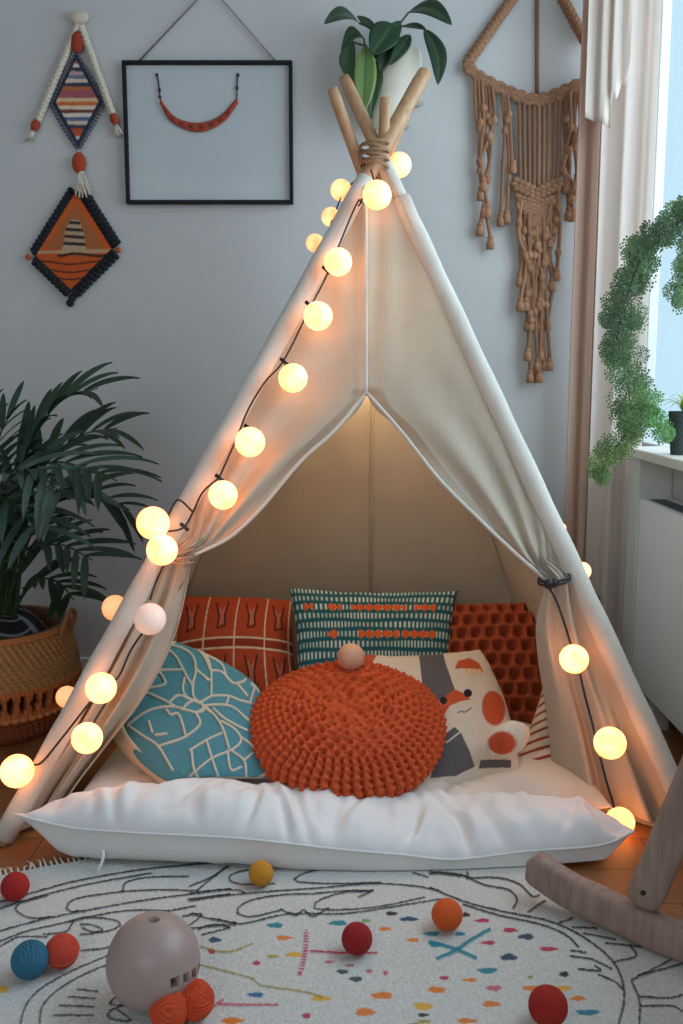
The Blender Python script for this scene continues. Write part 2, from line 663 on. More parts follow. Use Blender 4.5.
for p in [
    [(0, 105), (100, 145), (200, 170), (320, 195), (400, 230), (470, 280), (510, 330), (525, 400), (510, 470), (490, 540)],
    [(545, 360), (565, 410), (565, 470), (560, 540)], [(90, 150), (180, 178), (300, 205), (370, 235), (400, 265)], [(0, 68), (70, 68), (150, 98), (210, 110), (235, 135), (225, 160)],
    [(100, 80), (180, 78), (240, 95), (275, 128), (295, 125)], [(265, 170), (310, 140)], [(350, 200), (385, 187)], [(385, 212), (450, 215)],
    [(415, 228), (500, 245)], [(475, 255), (570, 265)], [(540, 262), (555, 290), (500, 305)], [(545, 355), (660, 295)], [(560, 345), (683, 310)],
    [(565, 400), (640, 403), (683, 395)], [(570, 425), (650, 425), (683, 440)], [(400, 325), (460, 330), (445, 315)], [(380, 275), (420, 280)],
    [(380, 290), (440, 300), (490, 325)], [(455, 340), (500, 360), (520, 380)], [(0, 62), (95, 75), (100, 62)]]:
    rug_lines.append((interp(cC(p), 26), 'k', 1.15))
for p, c, w in [([(318, 200), (314, 260), (300, 312)], 'red', 3.0), ([(330, 252), (415, 257), (510, 257)], 'red', 1.2), ([(60, 408), (90, 385)], 'pink', 1.5),
                ([(80, 398), (240, 400)], 'pink', 1.5), ([(30, 240), (100, 255), (150, 240), (170, 232)], 'olv', 1.0),
                ([(30, 290), (90, 305), (180, 330), (190, 345), (320, 365), (360, 378)], 'olv', 1.0)]:
    rug_lines.append((interp(cB(p), 20), c, w))
for p, c, w in [([(0, 252), (60, 268), (122, 294)], 'teal', 2.2), ([(20, 295), (70, 275), (105, 250), (160, 218)], 'teal', 2.2)]:
    rug_lines.append((interp(cC(p), 20), c, w))
rug_dots = []
for x, y, a, bb, c in [(68, 220, 20, 8, 'navy'), (232, 180, 25, 8, 'teal'), (258, 214, 25, 7, 'org'), (182, 283, 13, 7, 'red'), (225, 265, 18, 6, 'olv'),
                       (180, 370, 25, 8, 'blu'), (318, 427, 14, 8, 'red'), (120, 440, 30, 9, 'org'), (405, 174, 28, 8, 'teal'), (480, 167, 14, 6, 'lg'),
                       (550, 148, 18, 6, 'k'), (598, 163, 28, 7, 'navy'), (533, 190, 18, 6, 'org'), (610, 220, 18, 6, 'org'), (660, 203, 25, 7, 'teal'),
                       (672, 233, 22, 8, 'teal'), (417, 307, 18, 7, 'grn'), (453, 327, 20, 8, 'grn'), (437, 290, 14, 4, 'pink'), (490, 305, 9, 6, 'pink'),
                       (534, 310, 8, 8, 'pink'), (525, 372, 33, 11, 'org'), (478, 417, 30, 12, 'org'), (668, 355, 20, 8, 'org'), (637, 402, 28, 12, 'yel'),
                       (637, 425, 18, 6, 'k'), (640, 443, 22, 5, 'olv'), (285, 260, 25, 8, 'yel'), (358, 380, 30, 8, 'yel'), (380, 280, 16, 4, 'pink')]:
    rug_dots.append((190 + x * .366, 860 + y * .366, a * .366, bb * .366, c))
for x, y, a, bb, c in [(97, 176, 12, 7, 'k'), (142, 192, 22, 6, 'red'), (158, 252, 22, 6, 'red'), (216, 218, 22, 7, 'red'), (260, 236, 24, 9, 'navy'),
                       (320, 269, 27, 7, 'red'), (213, 291, 26, 10, 'navy'), (155, 327, 30, 9, 'teal'), (362, 337, 15, 8, 'k'), (38, 347, 14, 6, 'red'),
                       (108, 353, 22, 6, 'org'), (20, 380, 25, 9, 'org'), (172, 375, 24, 8, 'pink'), (274, 375, 26, 8, 'org'), (358, 375, 26, 8, 'yel'),
                       (165, 418, 27, 9, 'org'), (400, 403, 24, 7, 'org'), (425, 440, 36, 9, 'teal'), (100, 463, 30, 8, 'org'), (80, 228, 16, 6, 'teal'),
                       (270, 345, 8, 5, 'olv'), (-40, 475, 26, 7, 'olv')]:
    rug_dots.append((430 + x * .3704, 850 + y * .3704, a * .3704, bb * .3704, c))
for x, y, a, bb, c in [(3, 990, 7, 4, 'yel'), (212, 952, 4, 3, 'red'), (230, 1022, 9, 4, 'org')]:
    rug_dots.append((x, y, a, bb, c))

RTOP = 0.010
ncol = 760
ygrid = np.concatenate([np.linspace(0.55, 1.28, 40, endpoint=False), np.linspace(1.28, 1.86, 290)])
G = np.zeros((len(ygrid), ncol, 3))
left = []
for i, y in enumerate(ygrid):
    # far left corner is rounded off, right side runs straight
    k = np.clip((y - 1.52) / (1.86 - 1.52), 0, 1)
    xl = -0.93 + 0.47 * k ** 2.2
    xr = min(0.86, 0.40 + (1.86 - y) * 0.90)
    left.append((xl, y))
    G[i, :, 0] = np.linspace(xl, xr, ncol)
    G[i, :, 1] = y
G[:, :, 2] = RTOP
V = G.reshape(-1, 3)
X = proj(V)
n1 = rng.random(len(V))
C = np.tile(s2l((212, 212, 208)), (len(V), 1)) * (0.80 + 0.30 * n1)[:, None]
near = V[:, 1] > 1.2
idx = np.where(near)[0]
Xn = X[idx]
Cn = C[idx]
wob = (rng.random(len(idx)) - 0.5) * 1.1
hgt = rng.random(len(idx)) * 0.0022
Xw = Xn + wob[:, None] * 0.5
for x, y, a, bb, c in rug_dots:
    k = np.where((abs(Xn[:, 0] - x) < a * 1.5) & (abs(Xn[:, 1] - y) < bb * 1.6))[0]
    if not len(k):
        continue
    an = np.arctan2((Xn[k, 1] - y) / bb, (Xn[k, 0] - x) / a)
    r = np.hypot((Xn[k, 0] - x) / a, (Xn[k, 1] - y) / bb) + wob[k] * 0.10
    lim = 1 + 0.10 * np.sin(an * 3 + x) + 0.06 * np.sin(an * 5 + y)
    msk = np.clip((lim - r) * 5, 0, 1)
    cc = Cn[k]
    blend(cc, msk * 0.95, s2l(RC[c]))
    Cn[k] = cc
for P, c, w in rug_lines:
    d = dist_poly(Xw, P)
    msk = np.clip((w * 0.8 + 0.5 - d) / 0.7, 0, 1)
    if c == 'red' and w > 2:
        msk *= 0.55 + 0.45 * np.sign(np.sin(Xn[:, 1] * 2.1))
    blend(Cn, msk * 0.93, s2l(RC[c]))
    hgt += 0.0022 * np.clip(msk, 0, 1)
C[idx] = Cn
V[idx, 2] += hgt
rug = MB()
rug.grid(V.reshape(G.shape), C)
# skirt of the rug
per = [(p[0], p[1]) for p in left]
top = V.reshape(G.shape)
for edge in (top[:, 0], top[:, -1], top[-1, :], top[0, :]):
    e2 = edge.copy(); e2[:, 2] = 0.001
    rug.grid(np.stack([edge, e2]), s2l((205, 205, 200)))
m_rug = mat('rug_wool', (210, 210, 205), 0.95, vcol=True, bump=0.6, bscale=500)
rugo = rug.build('area_rug', m_rug, vcol=True, loc=(0, 1.2, 0))
tag(rugo, 'cream woven area rug with black line drawings and coloured dots', 'rug')
fr = MB()
L_ = np.array(left)
dd = np.concatenate([[0], np.cumsum(np.linalg.norm(np.diff(L_, axis=0), axis=1))])
for s_ in np.arange(0.5, dd[-1], 0.011):
    x = np.interp(s_, dd, L_[:, 0]); y = np.interp(s_, dd, L_[:, 1])
    x2 = np.interp(s_ + 0.01, dd, L_[:, 0]); y2 = np.interp(s_ + 0.01, dd, L_[:, 1])
    nn = nrm([-(y2 - y), x2 - x, 0])
    a = random.uniform(-0.5, 0.5)
    dr = np.array([nn[0] + a * 0.6, nn[1] + abs(a) * 0.2, 0])
    ln = random.uniform(0.022, 0.045)
    p0 = np.array([x, y, 0.009])
    fr.tube([p0, p0 + dr * ln * 0.5 + (0, 0, random.uniform(0, 0.006)), p0 + dr * ln + (random.uniform(-.008, .008), 0, -0.004)], [0.0022, 0.002, 0.0012], 4)
fp = fr.build('fringe', mat('fringe_cotton', (222, 218, 208), 0.9), rugo)
fp['kind'] = 'stuff'

# ------------------------------------------------------------------ teepee
FL = np.array([-0.735, 1.92, 0.0]); FR = np.array([0.775, 1.92, 0.0])
AP = np.array([0.083, 2.46, 1.545])
BL = np.array([-0.66, 2.92, 0.0]); BR = np.array([0.66, 2.92, 0.0]); BC = np.array([0.09, 2.985, 0.0])
FN = nrm(np.cross(FR - FL, AP - FL))
if FN[1] > 0:
    FN = -FN   # towards the camera
m_canvas = mat('tent_canvas', (220, 208, 188), 0.92, transl=0.24, weave=0.4, wscale=400, noise=0.05, nscale=6)
m_sleeve = mat('tent_sleeve_canvas', (224, 219, 208), 0.92, weave=0.28, wscale=420, noise=0.05, nscale=10)
m_pole = mat('pole_pine', (200, 164, 128), 0.5, noise=0.25, nscale=14, wood=(6, 6, 0.8), var=(178, 134, 92))
m_rope = mat('lashing_rope', (150, 122, 92), 0.9, bump=0.5, bscale=300)
m_cord = mat('dark_cord', (30, 34, 44), 0.5)
tent = thing('teepee_tent', 'cream canvas teepee tent with tied-back flaps on wooden poles', 'tent', (0.04, 2.4, 0))


def F_(px, py, off=0.0):
    return atP(px, py, FL + FN * off, FN)


def onpole(foot, z):
    return foot + (AP - foot) * (z / AP[2])


def pole(foot, tip, r=0.0165):
    a = foot + np.array([0, 0, 0.004])
    pts = [lerp(a, tip, t_) for t_ in np.linspace(0, 0.985, 16)] + [tip]
    MB().tube(pts, [r] * 16 + [r * 0.86], 16).build('pole', m_pole, tent)
    return tip


TFL = pole(FL, atY(425, 72, 2.545), 0.0195)
TFR = pole(FR, atY(344, 78, 2.560), 0.0165)
pole(BL, atY(407, 110, 2.50), 0.0150)
pole(BR, atY(332, 88, 2.475), 0.0150)
pole(BC, atY(385, 97, 2.455), 0.0140)


def online(foot, tip, z):
    return foot + (tip - foot) * (z / tip[2])


# canvas sleeves on the front poles
rad = [0.0238 + 0.0010 * math.sin(i * 2.1) for i in range(30)]
MB().tube([online(FL, TFL, z) for z in np.linspace(0.012, 1.48, 30)], rad, 18).build('pole_sleeve', m_sleeve, tent)
rad = [0.0238 + 0.0010 * math.sin(i * 1.7) for i in range(30)]
rad[-1] = 0.0255
MB().tube([online(FR, TFR, z) for z in np.linspace(0.012, 1.43, 30)], rad, 18).tube([online(FR, TFR, z) for z in np.linspace(1.43, 1.535, 5)], 0.0195, 16).build('pole_sleeve', m_sleeve, tent)
# rope lashing around the crossing
mb = MB()
for k in range(6):
    c = AP + np.array([-0.002, 0.005, -0.030 + k * 0.0078])
    ang = np.linspace(0, 2 * PI, 30)
    tl = 0.10 if k % 2 else -0.14
    P = np.stack([c[0] + 0.035 * np.cos(ang), c[1] + 0.056 * np.sin(ang), c[2] + tl * 0.040 * np.cos(ang) + 0.002 * k], 1)
    mb.tube(P, 0.0038, 8, cap=False)
mb.tube([AP + (-.032, -.02, 0.0), AP + (-.038, -.03, -.03), AP + (-.045, -.03, -.05)], 0.003, 6)
mb.build('lashing', m_rope, tent)


def panel(A, B, top, name='cover_panel', nu=60, nv=60, sag=0.012, out=None, zlo=0.004, ripple=0.003):
    """triangular canvas panel between the poles at A and B"""
    G = np.zeros((nv, nu, 3))
    n = nrm(np.cross(B - A, top - A))
    if out is not None and np.dot(n, out) < 0:
        n = -n
    for i, v in enumerate(np.linspace(0, 0.965, nv)):
        a = lerp(A, top, v); bq = lerp(B, top, v)
        for j, u in enumerate(np.linspace(0, 1, nu)):
            p = lerp(a, bq, u)
            s_ = -sag * math.sin(PI * u) * math.sin(PI * min(1, v * 1.1 + 0.1))
            s_ += ripple * math.sin(u * 17 + v * 6 + A[0] * 9) * math.sin(PI * u) + ripple * 1.3 * mnoise.noise(Vector((u * 4, v * 9, A[0] * 5)))
            G[i, j] = p + n * s_
    G[0, :, 2] = zlo
    return MB().grid(G).build(name, m_canvas, tent, solid=0.0015)


panel(BL + (0.03, -0.03, 0), BC + (0, -0.03, 0), AP + (0, -0.0, 0.02), out=np.array([0, 1.0, 0]))
panel(BC + (0, -0.03, 0), BR + (-0.03, -0.03, 0), AP + (0, 0, 0.02), out=np.array([0, 1.0, 0]))
panel(FL + (0.0, 0.02, 0), BL + (0.03, -0.03, 0), AP + (0, 0, 0.02), out=np.array([-1.0, 0, 0]))
panel(FR + (0.0, 0.02, 0), BR + (-0.03, -0.03, 0), AP + (0, 0, 0.02), out=np.array([1.0, 0, 0]))
sv = np.linspace(0.05, 0.94, 30)
MB().tube([lerp(BC + (0, -0.034, 0), AP + (0, -0.006, 0.02), v) for v in sv], 0.0035, 6).build('seam', mat('seam_canvas', (196, 178, 152), 0.9), tent)


def flap(polex, inner_u, tie, inner_l, bot, side, name):
    """front flap: upper curtain down to the tie, lower part fanning out to the hem"""
    ys1 = np.linspace(186, tie[1], 110)
    iu = interp(inner_u, 200)
    iu = iu[np.argsort(iu[:, 1])]
    il = interp(inner_l, 200)
    il = il[np.argsort(il[:, 1])]
    nu = 90
    rows = []
    for y in ys1:
        xo = polex(y); xi = np.interp(y, iu[:, 1], iu[:, 0])
        row = []
        for s_ in np.linspace(0, 1, nu):
            x = xo + (xi - xo) * s_
            # radiating folds from the tie
            th = math.atan2(abs(x - tie[0]) + 1e-3, tie[1] - y + 6)
            dist = math.hypot(x - tie[0], y - tie[1])
            foldA = 0.013 * math.exp(-((dist - 95) / 115) ** 2)
            if y > 393:
                foldA *= 0.35 + 0.65 * min(1.0, (s_ * 1.2))
            dsp = foldA * math.sin(th * 26 + 1.3 * side + 0.8 * math.sin(dist / 60))
            # vertical pleats near the middle seam at the top
            cx = abs(x - 366)
            dsp += 0.009 * math.sin(cx / 4.6 + y / 120) * math.exp(-cx / 22) * math.exp(-((y - 215) / 130) ** 2)
            dsp += 0.005 * math.sin(cx / 11 + 1) * math.exp(-((y - 230) / 90) ** 2)
            # inner edge rolls inward
            if y > 393:
                dsp -= 0.02 * max(0, s_ - 0.86) / 0.14
            gather = math.exp(-dist / 26)
            dsp += 0.018 * gather + 0.010 * gather * math.sin(s_ * 15)
            row.append(F_(x, y, -0.010 + dsp * min(1, 0.15 + s_ * 3)))
        rows.append(row)
    tie_p = F_(tie[0], tie[1], 0.01)
    ys2 = np.linspace(tie[1], bot[1], 110)[1:]
    yb = bot[1]
    for y in ys2:
        v = (y - tie[1]) / (yb - tie[1])
        xo = polex(y + bot[2] * v); xi = np.interp(y, il[:, 1], il[:, 0])
        pin_end = atZ(bot[0], bot[1], 0.012)
        row = []
        for s_ in np.linspace(0, 1, nu):
            x = xo + (xi - xo) * s_
            yy = y + (bot[2] * v) * (1 - s_)
            base = F_(x, yy, -0.010)
            # inner part swings back into the tent towards the hem
            d = ray(x, yy)
            deep = CAM + d * (((pin_end[1] - 1.92 * 0) * v + tie_p[1] * (1 - v)) / d[1])
            k = s_ ** 1.3
            p = base * (1 - k) + deep * k
            A = 0.008 + 0.020 * v
            p = p + FN * (A * math.sin(s_ * 17 + 2.0 * v + side) * min(1, s_ * 3 + 0.2) + 0.4 * A * math.sin(s_ * 31 - 3 * v))
            gz = math.exp(-v * 9)
            p = p + FN * (0.018 * gz + 0.010 * gz * math.sin(s_ * 15)) * min(1, 0.15 + s_ * 3)
            p[2] = max(p[2], 0.004)
            row.append(p)
        rows.append(row)
    G = np.array(rows)
    return MB().grid(G).build(name, m_canvas, tent, solid=0.002)


pxl = lambda y: 0 + .5485 * (845 - y)
pxr = lambda y: 700 - .4642 * (845 - y)
flap(pxl, [(364, 180), (365, 300), (366, 393), (335, 430), (300, 462), (262, 507), (230, 537), (192, 556)], (190, 557),
     [(192, 557), (186, 590), (176, 630), (160, 668), (138, 705), (108, 745), (75, 790), (62, 820)], (66, 815, 22), 1, 'front_flap')
flap(pxr, [(368, 180), (367, 300), (367, 393), (400, 430), (440, 480), (480, 520), (515, 553), (546, 580)], (547, 582),
     [(546, 583), (537, 620), (540, 660), (547, 700), (552, 740), (556, 792)], (556, 792, 45), -1, 'front_flap')
# middle seam and edge binding of the closed part
MB().tube([F_(366, y, 0.016) for y in np.linspace(186, 395, 20)], 0.004, 8).build('seam', m_sleeve, tent)


def edge_tube(pts, r=0.0045):
    P = interp(pts, 50)
    MB().tube([F_(x, y, 0.002) for x, y in P], r, 8).build('hem', m_sleeve, tent)


edge_tube([(366, 393), (335, 430), (300, 462), (262, 507), (230, 537), (192, 556)])
edge_tube([(367, 393), (400, 430), (440, 480), (480, 520), (515, 553), (546, 580)])
# right floor hem of the tent: loose canvas spilling onto the floor
G = np.zeros((26, 70, 3))
P = [atZ(x, y, 0) for x, y in interp([(553, 786), (590, 800), (640, 815), (690, 822)], 70)]
Q = [atZ(x, y, 0) for x, y in interp([(566, 800), (600, 812), (645, 826), (692, 838)], 70)]
for i, v in enumerate(np.linspace(0, 1, 26)):
    for j in range(70):
        p = lerp(P[j], Q[j], v)
        G[i, j] = p
        G[i, j, 2] = 0.004 + 0.030 * (math.sin(v * PI) ** 0.8) * (0.6 + 0.4 * math.sin(j * 0.28 + v * 4)) + 0.006 * math.sin(v * 13 + j * 0.1) * math.sin(v * PI)
MB().grid(G).build('hem', m_canvas, tent, solid=0.002)
# ties
tl = F_(184, 557, 0.03)
mb = MB()
for k in range(3):
    ang = np.linspace(0, 2 * PI, 20)
    c = F_(178, 553 + 4 * k, 0.012)
    mb.tube(np.stack([c[0] + 0.034 * np.cos(ang), c[1] + 0.030 * np.sin(ang), c[2] + 0.02 * np.cos(ang) * (0.5 - k * .3)], 1), 0.0022, 6, cap=False)
mb.tube([tl, tl + (0.008, 0, -0.02), tl + (0.002, 0, -0.05), tl + (-.012, 0, -.075)], 0.0018, 6)
mb.build('tie', mat('tie_tan', (170, 138, 118), 0.8), tent)
tr = F_(549, 584, 0.035)
mb = MB()
mb.ball(tr, 0.012, 12, 8).ball(tr + (0.012, 0, 0.002), 0.010, 12, 8)
ang = np.linspace(0, 2 * PI, 20)
for k in range(2):
    mb.tube(np.stack([tr[0] + 0.018 + 0.035 * np.cos(ang), tr[1] + 0.03 + 0.034 * np.sin(ang), tr[2] + 0.008 * k + 0.006 * np.cos(ang)], 1), 0.003, 6, cap=False)
mb.build('tie', m_cord, tent)

# ------------------------------------------------------------------ string lights
m_b1 = bulb_mat('bulb_lit', (1.0, 0.25, 0.05), (1.0, 0.38, 0.135), 3.7)
m_b2 = bulb_mat('bulb_dim', (1.0, 0.34, 0.10), (1.0, 0.40, 0.15), 0.95)
m_b4 = bulb_mat('bulb_amber', (1.0, 0.24, 0.05), (1.0, 0.46, 0.18), 1.7)
m_b3 = bulb_mat('bulb_pale', (1.0, 0.55, 0.38), (1.0, 0.62, 0.45), 0.32, (245, 225, 215))


def bulb(parent, px, py, r, off, m):
    if isinstance(off, tuple):
        c = atY(px, py, off[0])
    else:
        c = F_(px, py, off)
    depth = c[1] * CP - (c[2] - 1) * SP
    R = r * depth / F
    mb = MB(); mb.ball((0, 0, 0), R, 28, 18)
    o = mb.build('bulb', m, None)
    o.parent = parent
    o.location = tuple(c - np.array(parent['_w']))
    o.rotation_euler = (random.uniform(0, 6), random.uniform(0, 6), random.uniform(0, 6))
    return c, R


sl = thing('string_lights', 'string of round glowing globe bulbs down the left pole of the teepee', 'string lights', F_(170, 560, 0.05))
LB = [(377, 195, 14.5, 0.065, m_b1), (338, 262, 14, 0.05, m_b1), (318, 316, 14.5, 0.05, m_b1), (293, 378, 14.5, 0.05, m_b1), (250, 442, 15, 0.05, m_b1),
      (223, 495, 14.5, 0.05, m_b1), (153, 523, 16.5, 0.075, m_b1), (162, 550, 15.5, 0.10, m_b1), (150, 619, 16, 0.085, m_b3), (101, 688, 15.5, 0.07, m_b1),
      (87, 738, 15.5, 0.08, m_b1), (17, 771, 16.5, 0.06, m_b1),
      (399, 165, 12.5, -0.075, m_b1), (341, 190, 10.5, -0.06, m_b1), (331, 217, 9.5, -0.07, m_b1), (315, 243, 9, -0.06, m_b1),
      (115, 608, 13, -0.07, m_b2), (67, 697, 11, -0.07, m_b2)]
for x, y, r, off, m in LB:
    bulb(sl, x, y, r, off, m if off > -0.05 or m is m_b2 else m_b4)
mb = MB()
cab = [[(358, 206), (362, 202), (359, 200), (352, 214), (340, 243), (326, 277), (310, 308), (284, 360), (265, 382), (248, 410), (236, 440), (219, 478)],
       [(219, 478), (203, 492), (193, 512), (184, 527), (172, 531), (162, 531)],
       [(193, 512), (178, 500), (168, 516)], [(164, 564), (156, 582), (150, 600)], [(146, 628), (131, 650), (119, 676), (108, 684)],
       [(114, 690), (100, 712), (92, 726)], [(90, 702), (62, 738), (42, 762), (32, 765)]]
for p in cab:
    P = interp(p, 10 * len(p))
    mb.tube([F_(x, y, 0.036 + 0.003 * math.sin(i * 0.3)) for i, (x, y) in enumerate(P)], 0.0024, 6)
mb.tube([F_(371, 170, 0.03), F_(374, 180, 0.045), F_(360, 203, 0.036)], 0.0024, 6)
for x, y in [(219, 478), (184, 527), (284, 362), (248, 428), (326, 270), (309, 305)]:
    mb.tube([F_(x - 3, y - 3, 0.036), F_(x + 4, y + 3, 0.045)], 0.0045, 8)
P = interp([(384, 172), (399, 165), (372, 172), (347, 188), (334, 215), (322, 243), (250, 380), (170, 520), (124, 606), (76, 695)], 90)
mb.tube([F_(x, y, -0.055) for x, y in P], 0.0022, 6)
mb.build('cable', m_cord, sl)

sr = thing('string_lights', 'string of round glowing globe bulbs on the right flap of the teepee', 'string lights', F_(575, 660, 0.02))
c1 = bulb(sr, 574, 659, 14.5, 0.035, m_b1)
c2 = bulb(sr, 610, 743, 16, 0.04, m_b1)
c3p = atZ(621, 822, 0.032)
bulb(sr, 620, 822, 14.5, (c3p[1],), m_b1)
bulb(sr, 582, 571, 9, -0.06, m_b1)
bulb(sr, 561, 528, 5, -0.05, m_b1)
mb = MB()
for p in [[(548, 586), (556, 600), (564, 622), (571, 645)], [(580, 674), (586, 700), (592, 722), (595, 735)], [(600, 757), (606, 780), (612, 800), (614, 808)],
          ]:
    P = interp(p, 24)
    mb.tube([F_(x, y, 0.03) for x, y in P], 0.0026, 6)
mb.tube([F_(x, y, -0.045) for x, y in interp([(557, 520), (568, 545), (582, 571), (600, 600)], 20)], 0.0022, 6)
mb.build('cable', m_cord, sr)

# ------------------------------------------------------------------ cushions
def coons(c, e, n, m_):
    """c: TL,TR,BR,BL 3D; e: mid points of top,right,bottom,left or None"""
    def crv(a, mid, b_, k):
        t_ = np.linspace(0, 1, k)[:, None]
        if mid is None:
            return a * (1 - t_) + b_ * t_
        q = 2 * mid - 0.5 * (a + b_)
        return a * (1 - t_) ** 2 + q * 2 * t_ * (1 - t_) + b_ * t_ ** 2
    TL, TR, BR_, BL_ = [np.asarray(p, float) for p in c]
    top = crv(TL, e[0], TR, n); bot = crv(BL_, e[2], BR_, n)
    lef = crv(TL, e[3], BL_, m_); rig = crv(TR, e[1], BR_, m_)
    u = np.linspace(0, 1, n)[None, :, None]; v = np.linspace(0, 1, m_)[:, None, None]
    S = (1 - v) * top[None] + v * bot[None] + (1 - u) * lef[:, None] + u * rig[:, None]
    S -= (1 - u) * (1 - v) * TL + u * (1 - v) * TR + u * v * BR_ + (1 - u) * v * BL_
    return S


def pillow(name, corners, mids, tf, tb, m, colf, parent=None, n=150, m_=150, disp=None, back=(220, 210, 190), power=0.42, wr=0.004, label=None, cat='pillow', piping=None, seed=0, group='throw pillows inside the tent'):
    S = coons(corners, mids, n, m_)
    TL, TR, BR_, BL_ = corners
    nn = nrm(np.cross(np.asarray(TR) - np.asarray(BL_), np.asarray(TL) - np.asarray(BR_)))
    u = np.linspace(-1, 1, n)[None, :]; v = np.linspace(-1, 1, m_)[:, None]
    prof = np.clip((1 - u ** 2) * (1 - v ** 2), 0, 1) ** power
    U = (np.broadcast_to(u, (m_, n)).ravel() + 1) / 2
    W = (np.broadcast_to(v, (m_, n)).ravel() + 1) / 2
    prof = prof.ravel()
    w = np.array([mnoise.noise(Vector((a * 5 + seed, b_ * 5, 0))) + 0.5 * mnoise.noise(Vector((a * 12, b_ * 12 + seed, 3))) for a, b_ in zip(U, W)])
    # gathers that run in from the edges
    edge = np.exp(-8 * np.minimum(np.minimum(U, 1 - U), np.minimum(W, 1 - W)))
    w2 = np.array([mnoise.noise(Vector((a * 22 + seed, 1.3, 0))) * (abs(b_ - .5) > abs(a - .5)) + mnoise.noise(Vector((2.2, b_ * 22 + seed, 0))) * (abs(b_ - .5) <= abs(a - .5)) for a, b_ in zip(U, W)])
    Vb = S.reshape(-1, 3)
    X = proj(Vb + nn * (tf * prof)[:, None])
    Cf = colf(U, W, X)
    dsp = disp(U, W, X) if disp is not None else 0
    lim = np.clip(prof * 4, 0, 1)
    fr_ = Vb + nn * (tf * prof + (wr * w + wr * 0.8 * w2 * edge + dsp) * lim)[:, None]
    bk = Vb - nn * (tb * prof + wr * w * lim)[:, None]
    mb = MB()
    mb.grid(fr_.reshape(m_, n, 3), Cf, flip=True)
    mb.grid(bk.reshape(m_, n, 3), s2l(back))
    cen = Vb.mean(0)
    low = np.array([cen[0], cen[1], Vb[:, 2].min()])
    o = mb.build(name, m, parent, vcol=True, loc=None if parent is not None else low)
    if label:
        tag(o, label, cat, group)
    if piping:
        loop = np.concatenate([S[0, :], S[1:, -1], S[-1, ::-1][1:], S[::-1, 0][1:]])
        MB().tube(loop, piping[0], 6, cap=False).build('piping', piping[1], o)
    return o, nn


m_cotton = mat('cushion_cotton', (228, 228, 226), 0.85, vcol=True, bump=0.12, bscale=60)
m_piping = mat('cushion_piping', (232, 232, 230), 0.8)


def flat(c):
    c = s2l(c)
    return lambda U, W, X: np.tile(c, (len(U), 1))


# inner mattress (futon) with tufts
def futon():
    x0, x1, y0, y1 = -0.60, 0.60, 1.99, 2.80
    n, k = 150, 110
    xs = np.linspace(x0, x1, n); ys = np.linspace(y0, y1, k)
    XX, YY = np.meshgrid(xs, ys)
    u = (XX - x0) / (x1 - x0) * 2 - 1; v = (YY - y0) / (y1 - y0) * 2 - 1
    prof = np.clip((1 - abs(u) ** 5) * (1 - abs(v) ** 5), 0, 1) ** 0.45
    taper = 0.70 + 0.0 * XX
    tuft = np.zeros_like(XX)
    for tx_, ty_ in [(-0.40, 2.12), (0.26, 2.08), (-0.05, 2.40), (0.42, 2.3), (-.3, 2.6), (0.1, 2.62)]:
        d = np.hypot(XX - tx_, YY - ty_)
        tuft -= 0.022 * np.exp(-(d / 0.05) ** 2)
        th = np.arctan2(YY - ty_, XX - tx_)
        tuft += 0.005 * np.sin(th * 7) * np.exp(-(d / 0.10) ** 2) * np.clip(d / .03, 0, 1)
    w = np.array([mnoise.noise(Vector((a * 5, b_ * 5, 0))) for a, b_ in zip(XX.ravel(), YY.ravel())]).reshape(XX.shape)
    zc = 0.052
    Zt = zc + 0.050 * prof + (tuft + 0.010 * w) * np.clip(prof * 2 - .6, 0, 1)
    Zb = zc - 0.048 * prof
    # taper in plan so that it stays inside the tent
    XT = XX * (1 - 0.10 * (YY - y0) / (y1 - y0))
    mb = MB()
    mb.grid(np.stack([XT, YY, Zt], -1), s2l((226, 220, 210)))
    mb.grid(np.stack([XT, YY, Zb], -1), s2l((226, 220, 210)), flip=True)
    o = mb.build('mattress', m_cotton, vcol=True, loc=(0, 2.42, 0.004))
    tag(o, 'tufted cream mattress covering the floor inside the tent', 'mattress')


futon()

# long front cushion
seam = interp([(15, 815), (70, 828), (130, 833), (240, 839), (340, 850), (400, 855), (454, 860), (524, 852), (599, 846), (634, 832)], 260)
seamY = [1.86 - 0.075 * math.sin(PI * t_) ** 0.6 for t_ in np.linspace(0, 1, 260)]
front = np.array([atY(x, y, Y) for (x, y), Y in zip(seam, seamY)])
back_ = np.array([[lerp(-0.60, 0.57, t_), 1.92 + 0.10 * math.sin(PI * t_) ** 0.5, 0.06] for t_ in np.linspace(0, 1, 260)])
nv = 120
S = np.zeros((nv, 260, 3)); TOPZ = np.zeros((nv, 260)); BOTZ = np.zeros((nv, 260))
ridge = np.interp(np.linspace(0, 1, 260), [0, .06, .15, .3, .42, .5, .62, .72, .85, .94, 1], [0, .045, .066, .066, .056, .047, .044, .040, .052, .046, 0])
folds = [(0.10, 0.5), (0.17, .8), (0.26, -.4), (0.345, .9), (0.41, 1.2), (0.47, .8), (0.55, -.5), (0.625, 0.9), (0.70, 1.3), (0.80, .5), (0.90, .6)]
